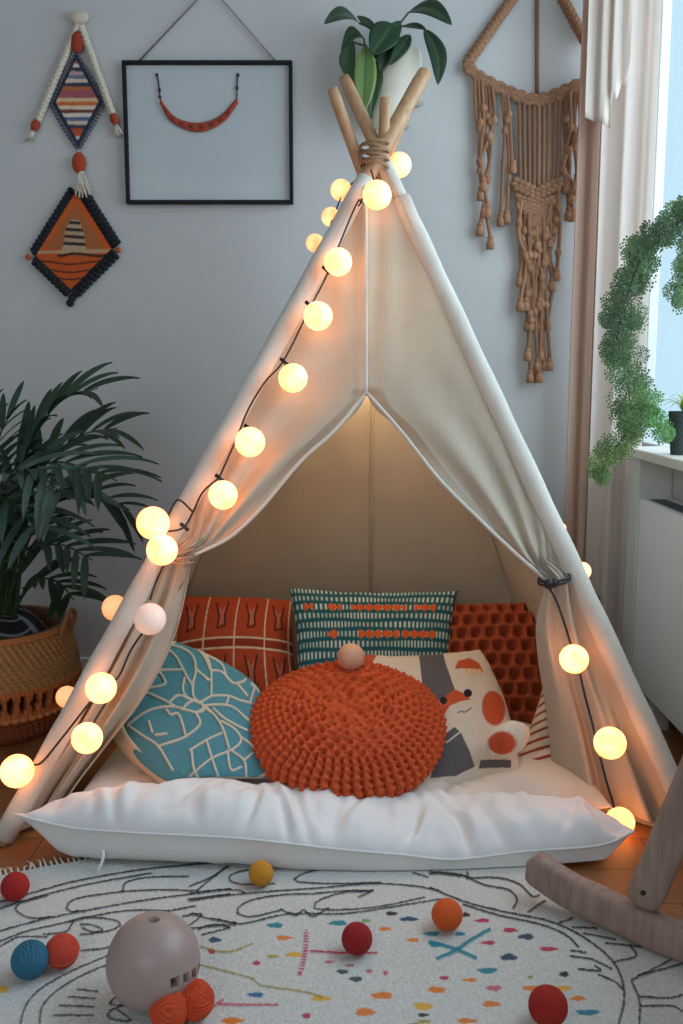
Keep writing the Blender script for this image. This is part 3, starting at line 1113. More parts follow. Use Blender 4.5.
for j in range(260):
    u = j / 259
    for i in range(nv):
        v = (i / (nv - 1)) ** 1.7      # 0 front seam, 1 back
        p = lerp(front[j], back_[j], v)
        S[i, j] = p
        pr = (max(0, 1 - abs(2 * v - 1) ** 2.4)) ** 0.6
        z = ridge[j] * pr * 1.12
        wr_ = 0
        for fu, fa in folds:
            du = u - fu - 0.03 * math.sin(v * 3 + fu * 20)
            wr_ -= 0.015 * abs(fa) * math.exp(-(du / 0.010) ** 2) * math.exp(-((v - (0.1 if fa > 0 else .55)) / 0.42) ** 2)
            wr_ += 0.008 * abs(fa) * math.exp(-((du - 0.018) / 0.010) ** 2) * math.exp(-((v - 0.3) / 0.4) ** 2)
        wr_ += 0.012 * mnoise.noise(Vector((u * 16, v * 2.5, 0.4))) + 0.010 * mnoise.noise(Vector((u * 42, v * 4, 1.4)))
        TOPZ[i, j] = p[2] + z + wr_ * min(1, pr * 1.4)
        bz = p[2] - (0.070 * min(1, ridge[j] / 0.05)) * pr ** 0.5 - 0.004 * mnoise.noise(Vector((u * 30, v * 3, 7))) * pr
        BOTZ[i, j] = max(bz, 0.014 if p[1] < 1.87 else 0.014)
T3 = S.copy(); T3[:, :, 2] = TOPZ
B3 = S.copy(); B3[:, :, 2] = np.minimum(BOTZ, S[:, :, 2])
# the lower half bulges out past the seam
for i in range(nv):
    v = (i / (nv - 1)) ** 1.7
    B3[i, :, 1] -= 0.020 * math.sin(PI * min(1, v / 0.35)) ** 0.7 * np.clip(ridge / 0.05, 0, 1) * (v > 0)
mb = MB(); mb.grid(T3, s2l((232, 233, 234))); mb.grid(B3, s2l((226, 225, 222)), flip=True)
fc = mb.build('floor_cushion', m_cotton, vcol=True, loc=(0, 1.9, 0.014))
tag(fc, 'long crumpled white floor cushion lying across the tent entrance', 'cushion')
loop = np.concatenate([S[0, :], S[1:, -1], S[-1, ::-1][1:], S[::-1, 0][1:]])
loop[:, 2] += 0.001
MB().tube(loop[::2], 0.0028, 6, cap=False).build('piping', m_piping, fc)
rb0 = atZ(101, 868, 0.02); rb1 = F_(103, 846, 0.06)
G = np.zeros((12, 3, 3))
for i, v in enumerate(np.linspace(0, 1, 12)):
    p = lerp(atY(103, 850, 1.80), atZ(100, 872, 0.016), v)
    for j in range(3):
        G[i, j] = p + np.array([(j - 1) * 0.003 + 0.003 * math.sin(v * 5), -0.004 * math.sin(v * 3), 0])
MB().grid(G).build('ribbon', m_piping, fc, solid=0.0012)

# -- rust pillow with cream lines
m_pf = mat('pillow_weave', (200, 200, 200), 0.9, vcol=True, weave=0.5, wscale=600)
m_kn = mat('pillow_knit', (200, 200, 200), 0.95, vcol=True, bump=0.3, bscale=250)


def col_rust(U, W, X):
    C = np.tile(s2l((186, 74, 38)), (len(U), 1))
    C[:] *= (0.88 + 0.2 * rng.random(len(U)))[:, None]
    W_ = W + 0.03 * np.sin(U * 3)
    blend(C, (abs(W_ - 0.515) < 0.035) * 1.0, s2l((150, 52, 30)))
    for w0 in (0.47, 0.56):
        blend(C, np.clip((0.010 - abs(W_ - w0)) * 400, 0, 1), s2l((226, 206, 176)))
    for u0 in (0.04, 0.27, 0.52, 0.77, 0.97):
        blend(C, np.clip((0.007 - abs(U + 0.03 * np.sin(W * 3) - 0.02 - u0)) * 500, 0, 1), s2l((226, 206, 176)))
    XY = np.stack([U, W_], 1)
    for r_, w0 in enumerate((0.25, 0.75, 0.98)):
        for u0 in (0.15, 0.40, 0.65, 0.88):
            a = [(u0 - 0.05, w0 - 0.12), (u0 - 0.02, w0 + 0.02), (u0 - 0.03, w0 + 0.13), (u0 + 0.03, w0 + 0.11), (u0 + 0.025, w0), (u0 + 0.05, w0 - 0.13)]
            m1 = in_poly(XY, [(u0 - 0.03, w0 - 0.10), (u0, w0 - 0.04), (u0 + 0.03, w0 - 0.10), (u0 + 0.02, w0 + 0.09), (u0 - 0.02, w0 + 0.1)])
            blend(C, m1 * 0.8, s2l((205, 120, 96)))
            d = np.full(len(U), 9.0)
            for p, q in zip(a[:-1], a[1:]):
                p = np.array(p); q = np.array(q); ab = q - p
                t_ = np.clip(((XY - p) @ ab) / (ab @ ab), 0, 1)
                d = np.minimum(d, np.linalg.norm(XY - p - t_[:, None] * ab, axis=1))
            blend(C, np.clip((0.009 - d) * 300, 0, 1), s2l((62, 34, 34)))
    return C


pillow('throw_pillow', [atY(176, 597, 2.74), atY(292, 601, 2.76), atY(298, 712, 2.56), atY(168, 708, 2.56)],
       [atY(236, 598, 2.75), atY(293, 650, 2.66), None, None], 0.055, 0.05, m_pf, col_rust, n=220, m_=200, back=(180, 70, 36), wr=0.003,
       label='rust pillow with cream lines and small dark motifs leaning at the tent back', power=0.4)


# -- teal rectangular pillow with white dashes
def col_dash(U, W, X):
    C = np.tile(s2l((22, 92, 102)), (len(U), 1))
    C[:] *= (0.85 + 0.3 * rng.random(len(U)))[:, None]
    nr = 11.0
    r = np.floor(W * nr); fr1 = W * nr - r
    ph = U * 40 + 0.3 * np.sin(r * 5) + 0.8 * np.sin(U * 9 + r)
    k = np.floor(ph); fu = ph - k
    jit = np.sin(k * 12.9 + r * 78.2) * 0.5 + 0.5
    dash = np.clip((0.30 - abs(fu - 0.5)) * 8, 0, 1) * np.clip((0.30 + 0.10 * jit - abs(fr1 - 0.5)) * 8, 0, 1)
    wc = s2l((196, 216, 214))[None] * (0.75 + 0.3 * jit)[:, None]
    m1 = dash[:, None]
    C = C * (1 - m1) + wc * m1
    for row, spans in ((2, [(0.07, .13), (0.22, .30), (0.36, .70), (0.75, 0.88)]), (5, [(0.20, 0.27), (0.40, 0.66), (0.68, 0.90)]), (8, [(0.3, .5), (0.55, .8)])):
        Wc = (row + 0.5) / nr
        for a, b_ in spans:
            z = (U > a) & (U < b_)
            lump = 0.042 * (0.75 + 0.35 * np.sin(U * 110))
            blend(C, np.clip((lump - abs(W - Wc)) * 150, 0, 1) * z, s2l((214, 98, 42)))
    return C


def disp_dash(U, W, X):
    nr = 11.0
    fr1 = W * nr - np.floor(W * nr)
    ph = U * 40 + 0.3 * np.sin(np.floor(W * nr) * 5) + 0.8 * np.sin(U * 9 + np.floor(W * nr))
    return 0.0022 * np.abs(np.sin(ph * PI)) * np.sin(fr1 * PI)


pillow('throw_pillow', [atY(289, 588, 2.66), atY(458, 591, 2.66), atY(452, 700, 2.46), atY(297, 700, 2.46)],
       [atY(373, 595, 2.66), atY(450, 640, 2.57), None, atY(297, 640, 2.57)], 0.065, 0.05, m_kn, col_dash, n=300, m_=170, back=(24, 84, 94), wr=0.002, disp=disp_dash,
       label='oblong teal pillow with rows of white dashes and orange patches', power=0.36)


# -- rust brown waffle knit pillow
def col_waf(U, W, X):
    C = np.tile(s2l((158, 70, 36)), (len(U), 1))
    C[:] *= (0.85 + 0.3 * rng.random(len(U)))[:, None]
    return C


def disp_waf(U, W, X):
    k = 9.0
    r = np.floor(W * k)
    a = np.sin(PI * (W * k)) ** 2
    b_ = np.sin(PI * (U * 9 + 0.5 * (r % 2))) ** 2
    return -0.030 * (a * b_) ** 0.8 + 0.012


pillow('throw_pillow', [atY(440, 608, 2.66), atY(560, 606, 2.66), atY(576, 735, 2.42), atY(440, 735, 2.42)],
       [atY(500, 607, 2.66), None, None, None], 0.055, 0.045, m_kn, col_waf, n=220, m_=200, back=(140, 60, 32), wr=0.004, disp=disp_waf,
       label='rust brown waffle-knit pillow half hidden by the right flap', power=0.3)


# -- striped pillow at the right
def col_str(U, W, X):
    C = np.tile(s2l((226, 214, 200)), (len(U), 1))
    f = (W + 0.10 * np.sin(U * 2.2) + 0.15 * U) * 9.0
    blend(C, np.clip((0.20 - abs(f - np.floor(f) - 0.5)) * 12, 0, 1), s2l((158, 62, 46)))
    return C


pillow('throw_pillow', [atY(544, 682, 2.36), atY(578, 700, 2.38), atY(580, 788, 2.16), atY(500, 776, 2.14)],
       [None, None, None, atY(530, 728, 2.25)], 0.04, 0.035, m_pf, col_str, n=120, m_=140, back=(226, 214, 200),
       label='cream pillow with thin red-brown stripes tucked behind the right flap', power=0.4)


# -- fox pillow
def cF(p): return [(350 + x * .322, 640 + y * .322) for x, y in p]


def col_fox(U, W, X):
    C = np.tile(s2l((224, 212, 194)), (len(U), 1))
    gy, og, dk = s2l((98, 96, 98)), s2l((204, 88, 48)), s2l((34, 32, 36))

    def poly(p, c, a=1.0):
        blend(C, in_poly(X, cF(p)) * a, c)

    def ell(x, y, a, b_, rot, c):
        x, y = 350 + x * .322, 640 + y * .322
        a, b_ = a * .322, b_ * .322
        dx, dy = X[:, 0] - x, X[:, 1] - y
        cr, sr_ = math.cos(rot), math.sin(rot)
        r = np.hypot((dx * cr + dy * sr_) / a, (-dx * sr_ + dy * cr) / b_)
        blend(C, np.clip((1.06 - r) * 8, 0, 1), c)
    poly([(212, 30), (285, 30), (300, 80), (335, 180), (300, 200), (235, 215), (225, 140)], gy)
    poly([(45, 30), (95, 30), (70, 70), (45, 110), (20, 160)], og)
    poly([(325, 90), (335, 65), (370, 55), (400, 70), (415, 98), (390, 90), (350, 88)], og)
    for x in (358, 372, 386, 398):
        poly([(x, 88), (x + 8, 88), (x + 10, 108), (x + 4, 106)], s2l((240, 190, 120)))
    poly([(115, 125), (135, 108), (175, 112), (190, 108), (172, 120), (192, 124), (172, 132), (188, 142), (150, 140), (165, 155), (140, 148)], og)
    # fox
    poly([(235, 215), (275, 190), (300, 175), (290, 205), (265, 225)], s2l((236, 226, 210)))
    poly([(272, 250), (280, 205), (300, 170), (325, 153), (352, 165), (375, 185), (345, 190), (310, 205), (290, 235)], og)
    ell(366, 165, 13, 13, 0, dk)
    ell(290, 188, 12, 12, 0, dk)
    ell(270, 238, 9, 16, 0.3, dk)
    poly([(262, 330), (300, 288), (325, 270), (345, 290), (370, 340), (388, 392), (330, 420), (250, 430)], gy)
    d = dist_poly(X, cF([(300, 318), (340, 288)]))
    blend(C, np.clip(1.2 - d, 0, 1), s2l((236, 226, 210)))
    d = dist_poly(X, interp(cF([(335, 226), (345, 221), (352, 224), (362, 222), (376, 212)]), 12))
    blend(C, np.clip(1.0 - d, 0, 1), dk)
    ell(446, 212, 36, 54, -0.15, og)
    poly([(405, 372), (500, 372), (500, 398), (400, 398)], gy)
    return C


fx, fn = pillow('throw_pillow', [atY(358, 655, 2.36), atY(480, 650, 2.36), atY(520, 776, 2.09), atY(392, 798, 2.05)],
       [atY(420, 658, 2.36), atY(506, 706, 2.24), None, None], 0.052, 0.04, m_pf, col_fox, n=260, m_=240, back=(214, 204, 188), wr=0.003,
       label='cream pillow with an orange and grey fox, propped beside the crochet cushion', power=0.36)
# the fox's padded tail tip stands off the pillow
c = atY(508, 739, 2.06)
mb = MB(); mb.ball((0, 0, 0), 1.0, 48, 32)
Vt = mb.v[0].copy()
rx, ry, rz = 0.050, 0.026, 0.040
a2 = 0.45
P = Vt * (rx, ry, rz)
P[:, 2] += 0.010 * (P[:, 0] / rx) * 1.2
P += 0.003 * np.sin(P[:, [0]] * 160) * np.array([[0, 1, 0]])
P = P + c
Xt = proj(P)
Ct = np.tile(s2l((224, 212, 194)), (len(P), 1))
blend(Ct, np.clip((1.0 - np.hypot((Xt[:, 0] - 502) / 15, (Xt[:, 1] - 743) / 12.5)) * 8, 0, 1), s2l((196, 80, 44)))
mb.v[0] = P; mb.c[0] = Ct
mb.build('fox_tail', m_kn, fx, vcol=True)


# -- teal pillow with cream ridges
def cT(p): return [(110 + x * .278, 580 + y * .278) for x, y in p]


def cL(p): return [(110 + x / 6.4, 630 + y / 6.4) for x, y in p]
def cR(p): return [(190 + x / 6.83, 640 + y / 6.83) for x, y in p]


teal_lines = [interp(cL(p), 22) for p in [
    [(375, 130), (430, 185), (480, 280), (525, 355)], [(400, 100), (480, 125), (530, 170), (548, 260), (530, 350), (535, 430), (590, 480), (640, 530)],
    [(420, 60), (520, 90), (600, 170), (640, 260)], [(320, 260), (465, 255)], [(315, 270), (350, 345), (240, 375)], [(475, 310), (465, 380), (490, 430), (560, 460)],
    [(180, 385), (250, 410), (330, 445), (410, 490)], [(115, 610), (200, 545), (290, 505), (400, 495), (470, 510)], [(385, 460), (440, 420), (520, 450), (590, 480), (600, 520), (550, 530), (470, 512)],
    [(460, 515), (500, 470), (540, 455)], [(360, 515), (390, 545), (440, 545), (485, 680)], [(550, 535), (575, 605), (480, 685), (320, 745)],
    [(248, 590), (268, 655)], [(290, 675), (360, 665)], [(115, 615), (210, 680), (310, 750), (400, 900)], [(560, 265), (635, 325)], [(390, 100), (430, 60)], [(115, 560), (160, 500), (215, 400)]]]
teal_lines += [interp(cR(p), 22) for p in [
    [(0, 30), (100, 100), (140, 200), (145, 380)], [(40, 200), (120, 275)], [(140, 210), (215, 220), (290, 295), (355, 290), (380, 270)], [(100, 100), (210, 160), (250, 250), (290, 295)],
    [(325, 305), (390, 380)], [(440, 330), (410, 430)], [(75, 425), (150, 385), (260, 385), (340, 415), (415, 432)], [(100, 450), (180, 445), (290, 460), (400, 550)],
    [(260, 400), (245, 450)], [(65, 425), (160, 510), (220, 600), (265, 740)], [(160, 470), (250, 550), (390, 620)], [(215, 560), (300, 610), (350, 680), (300, 745), (150, 810), (0, 930)],
    [(0, 755), (110, 690), (215, 640)], [(10, 760), (25, 880), (60, 950)], [(115, 700), (150, 810), (195, 940)], [(340, 660), (440, 740), (530, 890), (580, 905)],
    [(255, 760), (280, 885), (350, 870)], [(285, 760), (370, 830), (385, 965)], [(370, 825), (430, 775)], [(450, 950), (550, 900)], [(420, 300), (480, 360)], [(0, 490), (50, 495), (100, 460)]]]
_tc = {}


def teal_mask(X):
    key = (len(X), float(X[5, 0]))
    if key not in _tc:
        d = np.full(len(X), 1e9)
        for P in teal_lines:
            d = np.minimum(d, dist_poly(X, P))
        _tc[key] = np.clip((1.55 - d) / 0.7, 0, 1)
    return _tc[key]


def col_teal(U, W, X):
    C = np.tile(s2l((66, 134, 150)), (len(U), 1))
    C[:] *= (0.65 + 0.6 * rng.random(len(U)))[:, None]
    sp = np.clip(np.sin(X[:, 0] * 2.4) * np.sin(X[:, 1] * 2.4), 0, 1)
    blend(C, np.sqrt(sp) * 0.55, s2l((130, 188, 196)))
    blend(C, teal_mask(X), s2l((206, 200, 182)))
    return C


tp, _n = pillow('throw_pillow', [atY(158, 636, 2.34), atY(259, 688, 2.27), atY(279, 779, 2.00), atY(168, 782, 2.00)],
       [atY(219, 660, 2.31), atY(269, 733, 2.13), atY(222, 777, 1.99), atY(124, 722, 2.16)], 0.036, 0.05, m_kn, col_teal, n=280, m_=280, back=(226, 208, 182), wr=0.002,
       disp=lambda U, W, X: 0.004 * teal_mask(X), label='blue-green pillow with raised cream line pattern beside the left flap', power=0.5)

e1 = np.array([atY(x, y, Y) for x, y, Y in [(122, 720, 2.15), (126, 732, 2.12), (138, 748, 2.08), (154, 764, 2.04), (170, 781, 2.00)]])
e2 = np.array([atY(x, y, Y) for x, y, Y in [(112, 728, 2.20), (115, 741, 2.17), (128, 758, 2.13), (146, 774, 2.09), (166, 790, 2.03)]])
e1, e2 = interp(e1, 30), interp(e2, 30)
MB().grid(np.stack([lerp(e1, e2, v) + np.array([-0.006, -0.008, 0.0]) * math.sin(PI * v) for v in np.linspace(0, 1, 8)])).build(
    'side_panel', mat('pillow_edge_beige', (222, 200, 170), 0.9), tp, solid=0.002)['label'] = 'beige side edge'

# -- round crochet cushion
def crochet():
    nt, nr_ = 900, 320
    R, Hh = 0.226, 0.064
    th = np.linspace(0, 2 * PI, nt + 1)
    q = np.linspace(0, 1, nr_)            # 0 top centre .. 1 bottom centre
    tilt = math.radians(-19)
    cen = atY(346, 728, 2.13)
    A = q * PI
    e = 0.55
    rr = R * np.sign(np.sin(A)) * np.abs(np.sin(A)) ** e
    zz_ = Hh * np.sign(np.cos(A)) * np.abs(np.cos(A)) ** 0.85
    # arc length for the stitch rows
    ds = np.concatenate([[0], np.cumsum(np.hypot(np.diff(rr), np.diff(zz_)))])
    TH, DS = np.meshgrid(th, ds)
    RR = np.interp(DS[:, 0], ds, rr)[:, None]
    row = DS / 0.0165
    ri = np.floor(row); rf = row - ri
    # ribs on the rim, looser stitches on the face, with open pits between the strands
    rim = 1 / (1 + np.exp(-(RR - 0.165) / 0.010)) * np.ones_like(TH)
    Rrow = np.interp((ri + 0.5) * 0.0165, ds, rr)
    cnt = np.where(Rrow > 0.165, 58, np.maximum(7, np.round(Rrow / 0.226 * 50)))
    ca = TH / (2 * PI) * cnt + np.where(cnt == 58, 0.07 * np.sin(row * 2), 0.5 * (ri % 2))
    slot = (0.5 + 0.5 * np.cos(2 * PI * ca)) ** 3.0
    pv = np.abs(np.sin(PI * rf))
    pit_f = slot * pv ** 1.6
    pit_r = slot * (0.45 + 0.55 * pv)
    tw = 0.0025 * np.sin(2 * PI * (ca + 0.5)) * np.cos(2 * PI * rf)
    d = 0.005 - 0.017 * (pit_r * rim + pit_f * (1 - rim)) + tw + 0.002 * np.cos(2 * PI * rf)
    d *= np.clip(RR / 0.04, 0, 1)
    # scroll-like cable in the middle
    rm = np.hypot(RR * np.cos(TH) / 0.105, RR * np.sin(TH) / 0.105)
    cab_ = np.exp(-((rm - 1.0) / 0.16) ** 2)
    d += (A[:, None] < 1.5) * cab_ * 0.014 * (0.55 + 0.45 * np.sin(TH * 9 + 9 * rm))
    d += (A[:, None] < 1.5) * np.exp(-((rm - 0.45) / 0.16) ** 2) * 0.012 * (0.5 + 0.5 * np.sin(TH * 5 - 8 * rm))
    Nr = np.gradient(zz_); Nz = -np.gradient(rr)
    ln = np.hypot(Nr, Nz) + 1e-9
    nr1 = -(Nr / ln); nz1 = -(Nz / ln) * -1
    nr1, nz1 = np.abs(nr1), np.sign(zz_ + 1e-9) * np.abs(nz1)
    lump = 1 + 0.015 * np.sin(TH * 3 + 1) + 0.01 * np.sin(TH * 5)
    x = (RR * lump + d * nr1[:, None]) * np.cos(TH)
    y = (RR * lump + d * nr1[:, None]) * np.sin(TH)
    z = zz_[:, None] + d * nz1[:, None] + 0.004 * np.sin(TH * 2)
    y2 = y * math.cos(tilt) - z * math.sin(tilt) * -1
    z2 = y * -math.sin(tilt) + z * math.cos(tilt)
    G = np.stack([cen[0] + x, cen[1] + (y * math.cos(tilt) + z * math.sin(tilt)), cen[2] + (-y * math.sin(tilt) + z * math.cos(tilt))], -1)
    Cc = np.tile(s2l((200, 84, 40)), (G.shape[0] * G.shape[1], 1)) * (0.9 + 0.18 * rng.random(G.shape[0] * G.shape[1]))[:, None]
    o = MB().grid(G, Cc).build('crochet_cushion', m_kn, vcol=True, loc=(cen[0], cen[1], cen[2] - 0.1))
    tag(o, 'round chunky orange crochet cushion in the middle of the tent', 'cushion')


crochet()
cb = atY(351, 657, 2.25)
o = MB().ball(cb, 0.0335, 32, 20).build('craft_ball', mat('pale_peach', (224, 172, 140), 0.55, noise=0.06), loc=cb - (0, 0, 0.033))
tag(o, 'small plain peach ball sitting on top of the round crochet cushion', 'ball')

# ------------------------------------------------------------------ balls on the rug
m_yarn = mat('yarn', (200, 90, 60), 0.95, vcol=True, bump=0.35, bscale=500)
SC = {'r': 0}


def ball_on_rug(px, py, r, kind, color, label, cat='ball', group='felt and yarn balls scattered on the rug', name='yarn_ball', ground=0.012):
    # find the place where the ball touches the rug
    R = 0.03
    for _ in range(20):
        c = atZ(px, py, ground + R)
        depth = c[1] * CP - (c[2] - 1) * SP
        R = r * depth / F
    nt, np_ = 120, 90
    th = np.linspace(0, 2 * PI, nt + 1)[None]; ph = np.linspace(0.0, PI, np_)[:, None]
    D = np.stack([np.sin(ph) * np.cos(th), np.sin(ph) * np.sin(th), np.cos(ph) * np.ones_like(th)], -1).reshape(-1, 3)
    col = np.tile(s2l(color), (len(D), 1)) * (0.85 + 0.3 * rng.random(len(D)))[:, None]
    if kind == 'yarn':
        axes = [nrm(rng.normal(size=3)) for _ in range(5)]
        S_ = np.zeros(len(D)); best = np.full(len(D), -1.0)
        for k, a in enumerate(axes):
            ref = nrm(np.cross(a, [0.3, 0.5, 0.8]))
            sc_ = 1 - np.abs(D @ a) * (1 + 0.1 * k) + 0.2 * math.sin(k * 2.0)
            s_ = np.abs(np.sin((D @ a) * 17 + k)) ** 0.7
            up = sc_ > best
            S_ = np.where(up, s_, S_); best = np.where(up, sc_, best)
        d = 0.11 * (S_ - 0.7)
        col *= (0.80 + 0.25 * S_)[:, None] ** 0.5
    elif kind == 'band':
        bnd = np.exp(-((D @ nrm([0.1, -0.35, 1.0])) / 0.05) ** 2)
        d = 0.04 * bnd + 0.05 * (np.abs(np.sin(D[:, 0] * 22 + 3 * D[:, 2])) ** 0.6 - .6)
        msk = np.clip(np.sin(D[:, 0] * 34 + 8 * D[:, 2]) * np.sin(D[:, 2] * 22), 0, 1) * 0.4
        blend(col, np.maximum(bnd * 0.5, msk * 0.6), s2l((228, 140, 110)))
    else:
        nn_ = vnoise(D, 4.0, px); n2 = vnoise(D, 13.0, py)
        d = 0.012 * nn_ + 0.008 * n2
        if kind == 'dotted':
            d = 0.02 * np.abs(np.sin(D[:, 0] * 24) * np.sin(D[:, 2] * 24 + D[:, 1] * 8)) - 0.01
    V_ = c + D * R * (1 + d)[:, None]
    V_[:, 2] = np.maximum(V_[:, 2], ground - 0.0005)
    o = MB().grid(V_.reshape(np_, nt + 1, 3), col, flip=True).build(name, m_yarn, vcol=True, loc=(c[0], c[1], ground))
    tag(o, label, cat, group)
    return c, R


ball_on_rug(15, 886.5, 14, 'felt', (166, 34, 30), 'bright red felt ball at the far left edge of the rug', name='felt_ball')
ball_on_rug(30, 959.5, 18, 'yarn', (54, 112, 140), 'blue yarn ball, the only blue one, beside a red ball', cat='yarn ball')
ball_on_rug(62, 951, 16.5, 'band', (196, 62, 44), 'red yarn ball touching the blue yarn ball', cat='yarn ball')
ball_on_rug(261, 873.5, 12.5, 'felt', (198, 138, 40), 'small mustard yellow felt ball in front of the floor cushion', name='felt_ball')
ball_on_rug(195, 1000, 19, 'yarn', (204, 74, 38), 'orange yarn ball tucked against the taupe sphere, farther of two', cat='yarn ball')
ball_on_rug(169, 1010, 19, 'yarn', (206, 78, 40), 'orange yarn ball in front of the taupe sphere, nearer of two', cat='yarn ball')
ball_on_rug(357, 938.5, 15.5, 'felt', (150, 28, 30), 'dark crimson felt ball in the middle of the rug', name='felt_ball')
ball_on_rug(447, 914.5, 15.5, 'dotted', (212, 92, 36), 'orange felt ball beside the teal cross on the rug', name='felt_ball')
ball_on_rug(548, 1006, 19.5, 'felt', (160, 34, 26), 'red felt ball nearest the bottom right of the rug', name='felt_ball')

# taupe sphere with finger hole and slots
R = 0.07
for _ in range(20):
    c = atZ(153.5, 961, 0.010 + R)
    R = 46.5 * (c[1] * CP - (c[2] - 1) * SP) / F
nt, np_ = 420, 300
th = np.linspace(0, 2 * PI, nt + 1)[None]; ph = np.linspace(0.0, PI, np_)[:, None]
D = np.stack([np.sin(ph) * np.cos(th), np.sin(ph) * np.sin(th), np.cos(ph) * np.ones_like(th)], -1).reshape(-1, 3)
V_ = c + D * R
X = proj(V_)
front_ = ((V_ - CAM) * D).sum(1) < 0
hole = (np.hypot((X[:, 0] - 153.5) / 6.5, (X[:, 1] - 919.5) / 2.9) < 1) & front_
slots = np.zeros(len(V_), bool)
for q in [[(171, 979), (178.5, 976), (179, 987), (171.5, 991)], [(183.5, 974.5), (188.5, 972), (189, 982), (184, 985)], [(192, 970.5), (196, 967), (196, 977), (192.3, 980)],
          [(198, 966), (200, 962), (200, 972), (198, 975)]]:
    slots |= in_poly(X, q) & front_
cut = hole | slots
col = np.tile(s2l((168, 146, 140)), (len(D), 1))
col[cut] = s2l((14, 11, 11))  # darkness inside the hole and slots is put into the colour
V_[cut] -= D[cut] * 0.030
m_tp = mat('taupe_plastic', (168, 146, 140), 0.38, vcol=True, noise=0.05, nscale=12)
o = MB().grid(V_.reshape(np_, nt + 1, 3), col, flip=True).build('toy_sphere', m_tp, vcol=True, loc=(c[0], c[1], c[2] - R))
tag(o, 'large smooth taupe sphere with a top hole and dark slots', 'ball')

# ------------------------------------------------------------------ rocking chair (only its front end is in view)
m_ch = mat('chair_wood', (168, 144, 132), 0.55, noise=0.2, nscale=8, wood=(10, 10, 1.2), var=(144, 118, 104), spec=0.4)
rc = thing('rocking_chair', 'brown wooden rocking chair with a long curved runner on the rug', 'rocking chair', (0.75, 1.5, 0))
rp = []
rcurve = interp([(0.353, 1.690, 0.086), (0.42, 1.640, 0.058), (0.50, 1.568, 0.049), (0.565, 1.507, 0.047), (0.70, 1.39, 0.056), (0.86, 1.25, 0.088)], 60)
rcurve[:, 0] = np.minimum(rcurve[:, 0], 1.0)


def flat_bar(pts, w, h, wdir, name, parent, m, taper=0.02, bevel=0.006):
    """bar of rounded-rectangle section, wide along wdir"""
    P = np.asarray(pts, float)
    T = np.gradient(P, axis=0); T /= np.linalg.norm(T, axis=1)[:, None]
    k = 20
    a = np.linspace(0, 2 * PI, k, endpoint=False)
    sx_ = np.sign(np.cos(a)) * np.abs(np.cos(a)) ** 0.5; sy_ = np.sign(np.sin(a)) * np.abs(np.sin(a)) ** 0.5
    dd_ = np.concatenate([[0], np.cumsum(np.linalg.norm(np.diff(P, axis=0), axis=1))])
    mb = MB(); V = []
    for i in range(len(P)):
        e_ = min(dd_[i], dd_[-1] - dd_[i])
        s_ = math.sqrt(max(0.02, 1 - max(0, 1 - e_ / taper) ** 2))
        A_ = nrm(np.asarray(wdir) - T[i] * np.dot(wdir, T[i])); B_ = np.cross(T[i], A_)
        V.append(P[i] + s_ * (w / 2 * sx_[:, None] * A_ + h / 2 * sy_[:, None] * B_))
    V = np.concatenate(V)
    fs = []
    for i in range(len(P) - 1):
        for q in range(k):
            fs.append((i * k + q, i * k + (q + 1) % k, (i + 1) * k + (q + 1) % k, (i + 1) * k + q))
    fs.append(tuple(range(k - 1, -1, -1))); fs.append(tuple((len(P) - 1) * k + q for q in range(k)))
    mb.add(V, fs)
    return mb.build(name, m, parent)


flat_bar(rcurve, 0.040, 0.066, (0.66, 0.75, 0), 'runner', rc, m_ch, 0.022)
lo = atY(640, 909, 1.545); hi = atY(753, 640, 1.47)
flat_bar([lerp(lo, hi, t_) for t_ in np.linspace(0, 1, 40)], 0.062, 0.030, (1, -.5, 0.3), 'leg', rc, m_ch, 0.034)
sc = lerp(lo, hi, 0.09) + np.array([0.0, -0.020, 0.004])
sc = atY(643, 893, 1.527)
MB().ball(sc, 0.005, 12, 8, (1, 0.6, 1)).build('screw', mat('screw_dark', (60, 48, 42), 0.4, metal=0.6), rc)
flat_bar([(0.80, 1.31, 0.11), (0.87, 1.30, 0.30), (0.91, 1.30, 0.425)], 0.06, 0.03, (1, -.4, 0), 'leg', rc, m_ch, 0.03)
MB().box(0.66, 0.94, 1.02, 1.50, 0.42, 0.445).build('seat', m_ch, rc, smooth=False, bevel=0.008)

# ------------------------------------------------------------------ picture frame on the wall
WYF = WY - 0.002
m_black = mat('frame_black', (14, 14, 16), 0.6, spec=0.3)
TLc, TRc, BRc, BLc = [atY(x, y, WY - 0.02) for x, y in ((123, 60), (293, 61), (292.5, 204.5), (125, 203))]
x0, x1 = (TLc[0] + BLc[0]) / 2, (TRc[0] + BRc[0]) / 2
z1, z0 = (TLc[2] + TRc[2]) / 2, (BLc[2] + BRc[2]) / 2
pf = thing('picture_frame', 'black-framed picture of a red crescent garland hung by a wire', 'picture', ((x0 + x1) / 2, WY - 0.01, z0))
fw = 0.011
MB().box(x0, x1, WY - 0.026, WY - 0.002, z1 - fw, z1).box(x0, x1, WY - 0.026, WY - 0.002, z0, z0 + fw) \
    .box(x0, x0 + fw, WY - 0.026, WY - 0.002, z0 + fw, z1 - fw).box(x1 - fw, x1, WY - 0.026, WY - 0.002, z0 + fw, z1 - fw).build('frame', m_black, pf, smooth=False, bevel=0.002)
MB().box(x0 + fw, x1 - fw, WY - 0.010, WY - 0.003, z0 + fw, z1 - fw).build('mat_board', mat('paper_pale', (208, 210, 210), 0.8, noise=0.03, nscale=3), pf, smooth=False)
MB().box(x0 + fw, x1 - fw, WY - 0.022, WY - 0.0205, z0 + fw, z1 - fw).build('glass', glass_mat('picture_glass', (0.97, 0.98, 0.99), 0.008), pf, smooth=False)
up_ = interp([(160, 99), (175, 117), (198, 123), (220, 116), (237, 98)], 40)
dn_ = interp([(160, 103), (172, 122), (198, 132), (222, 123), (238, 103)], 40)
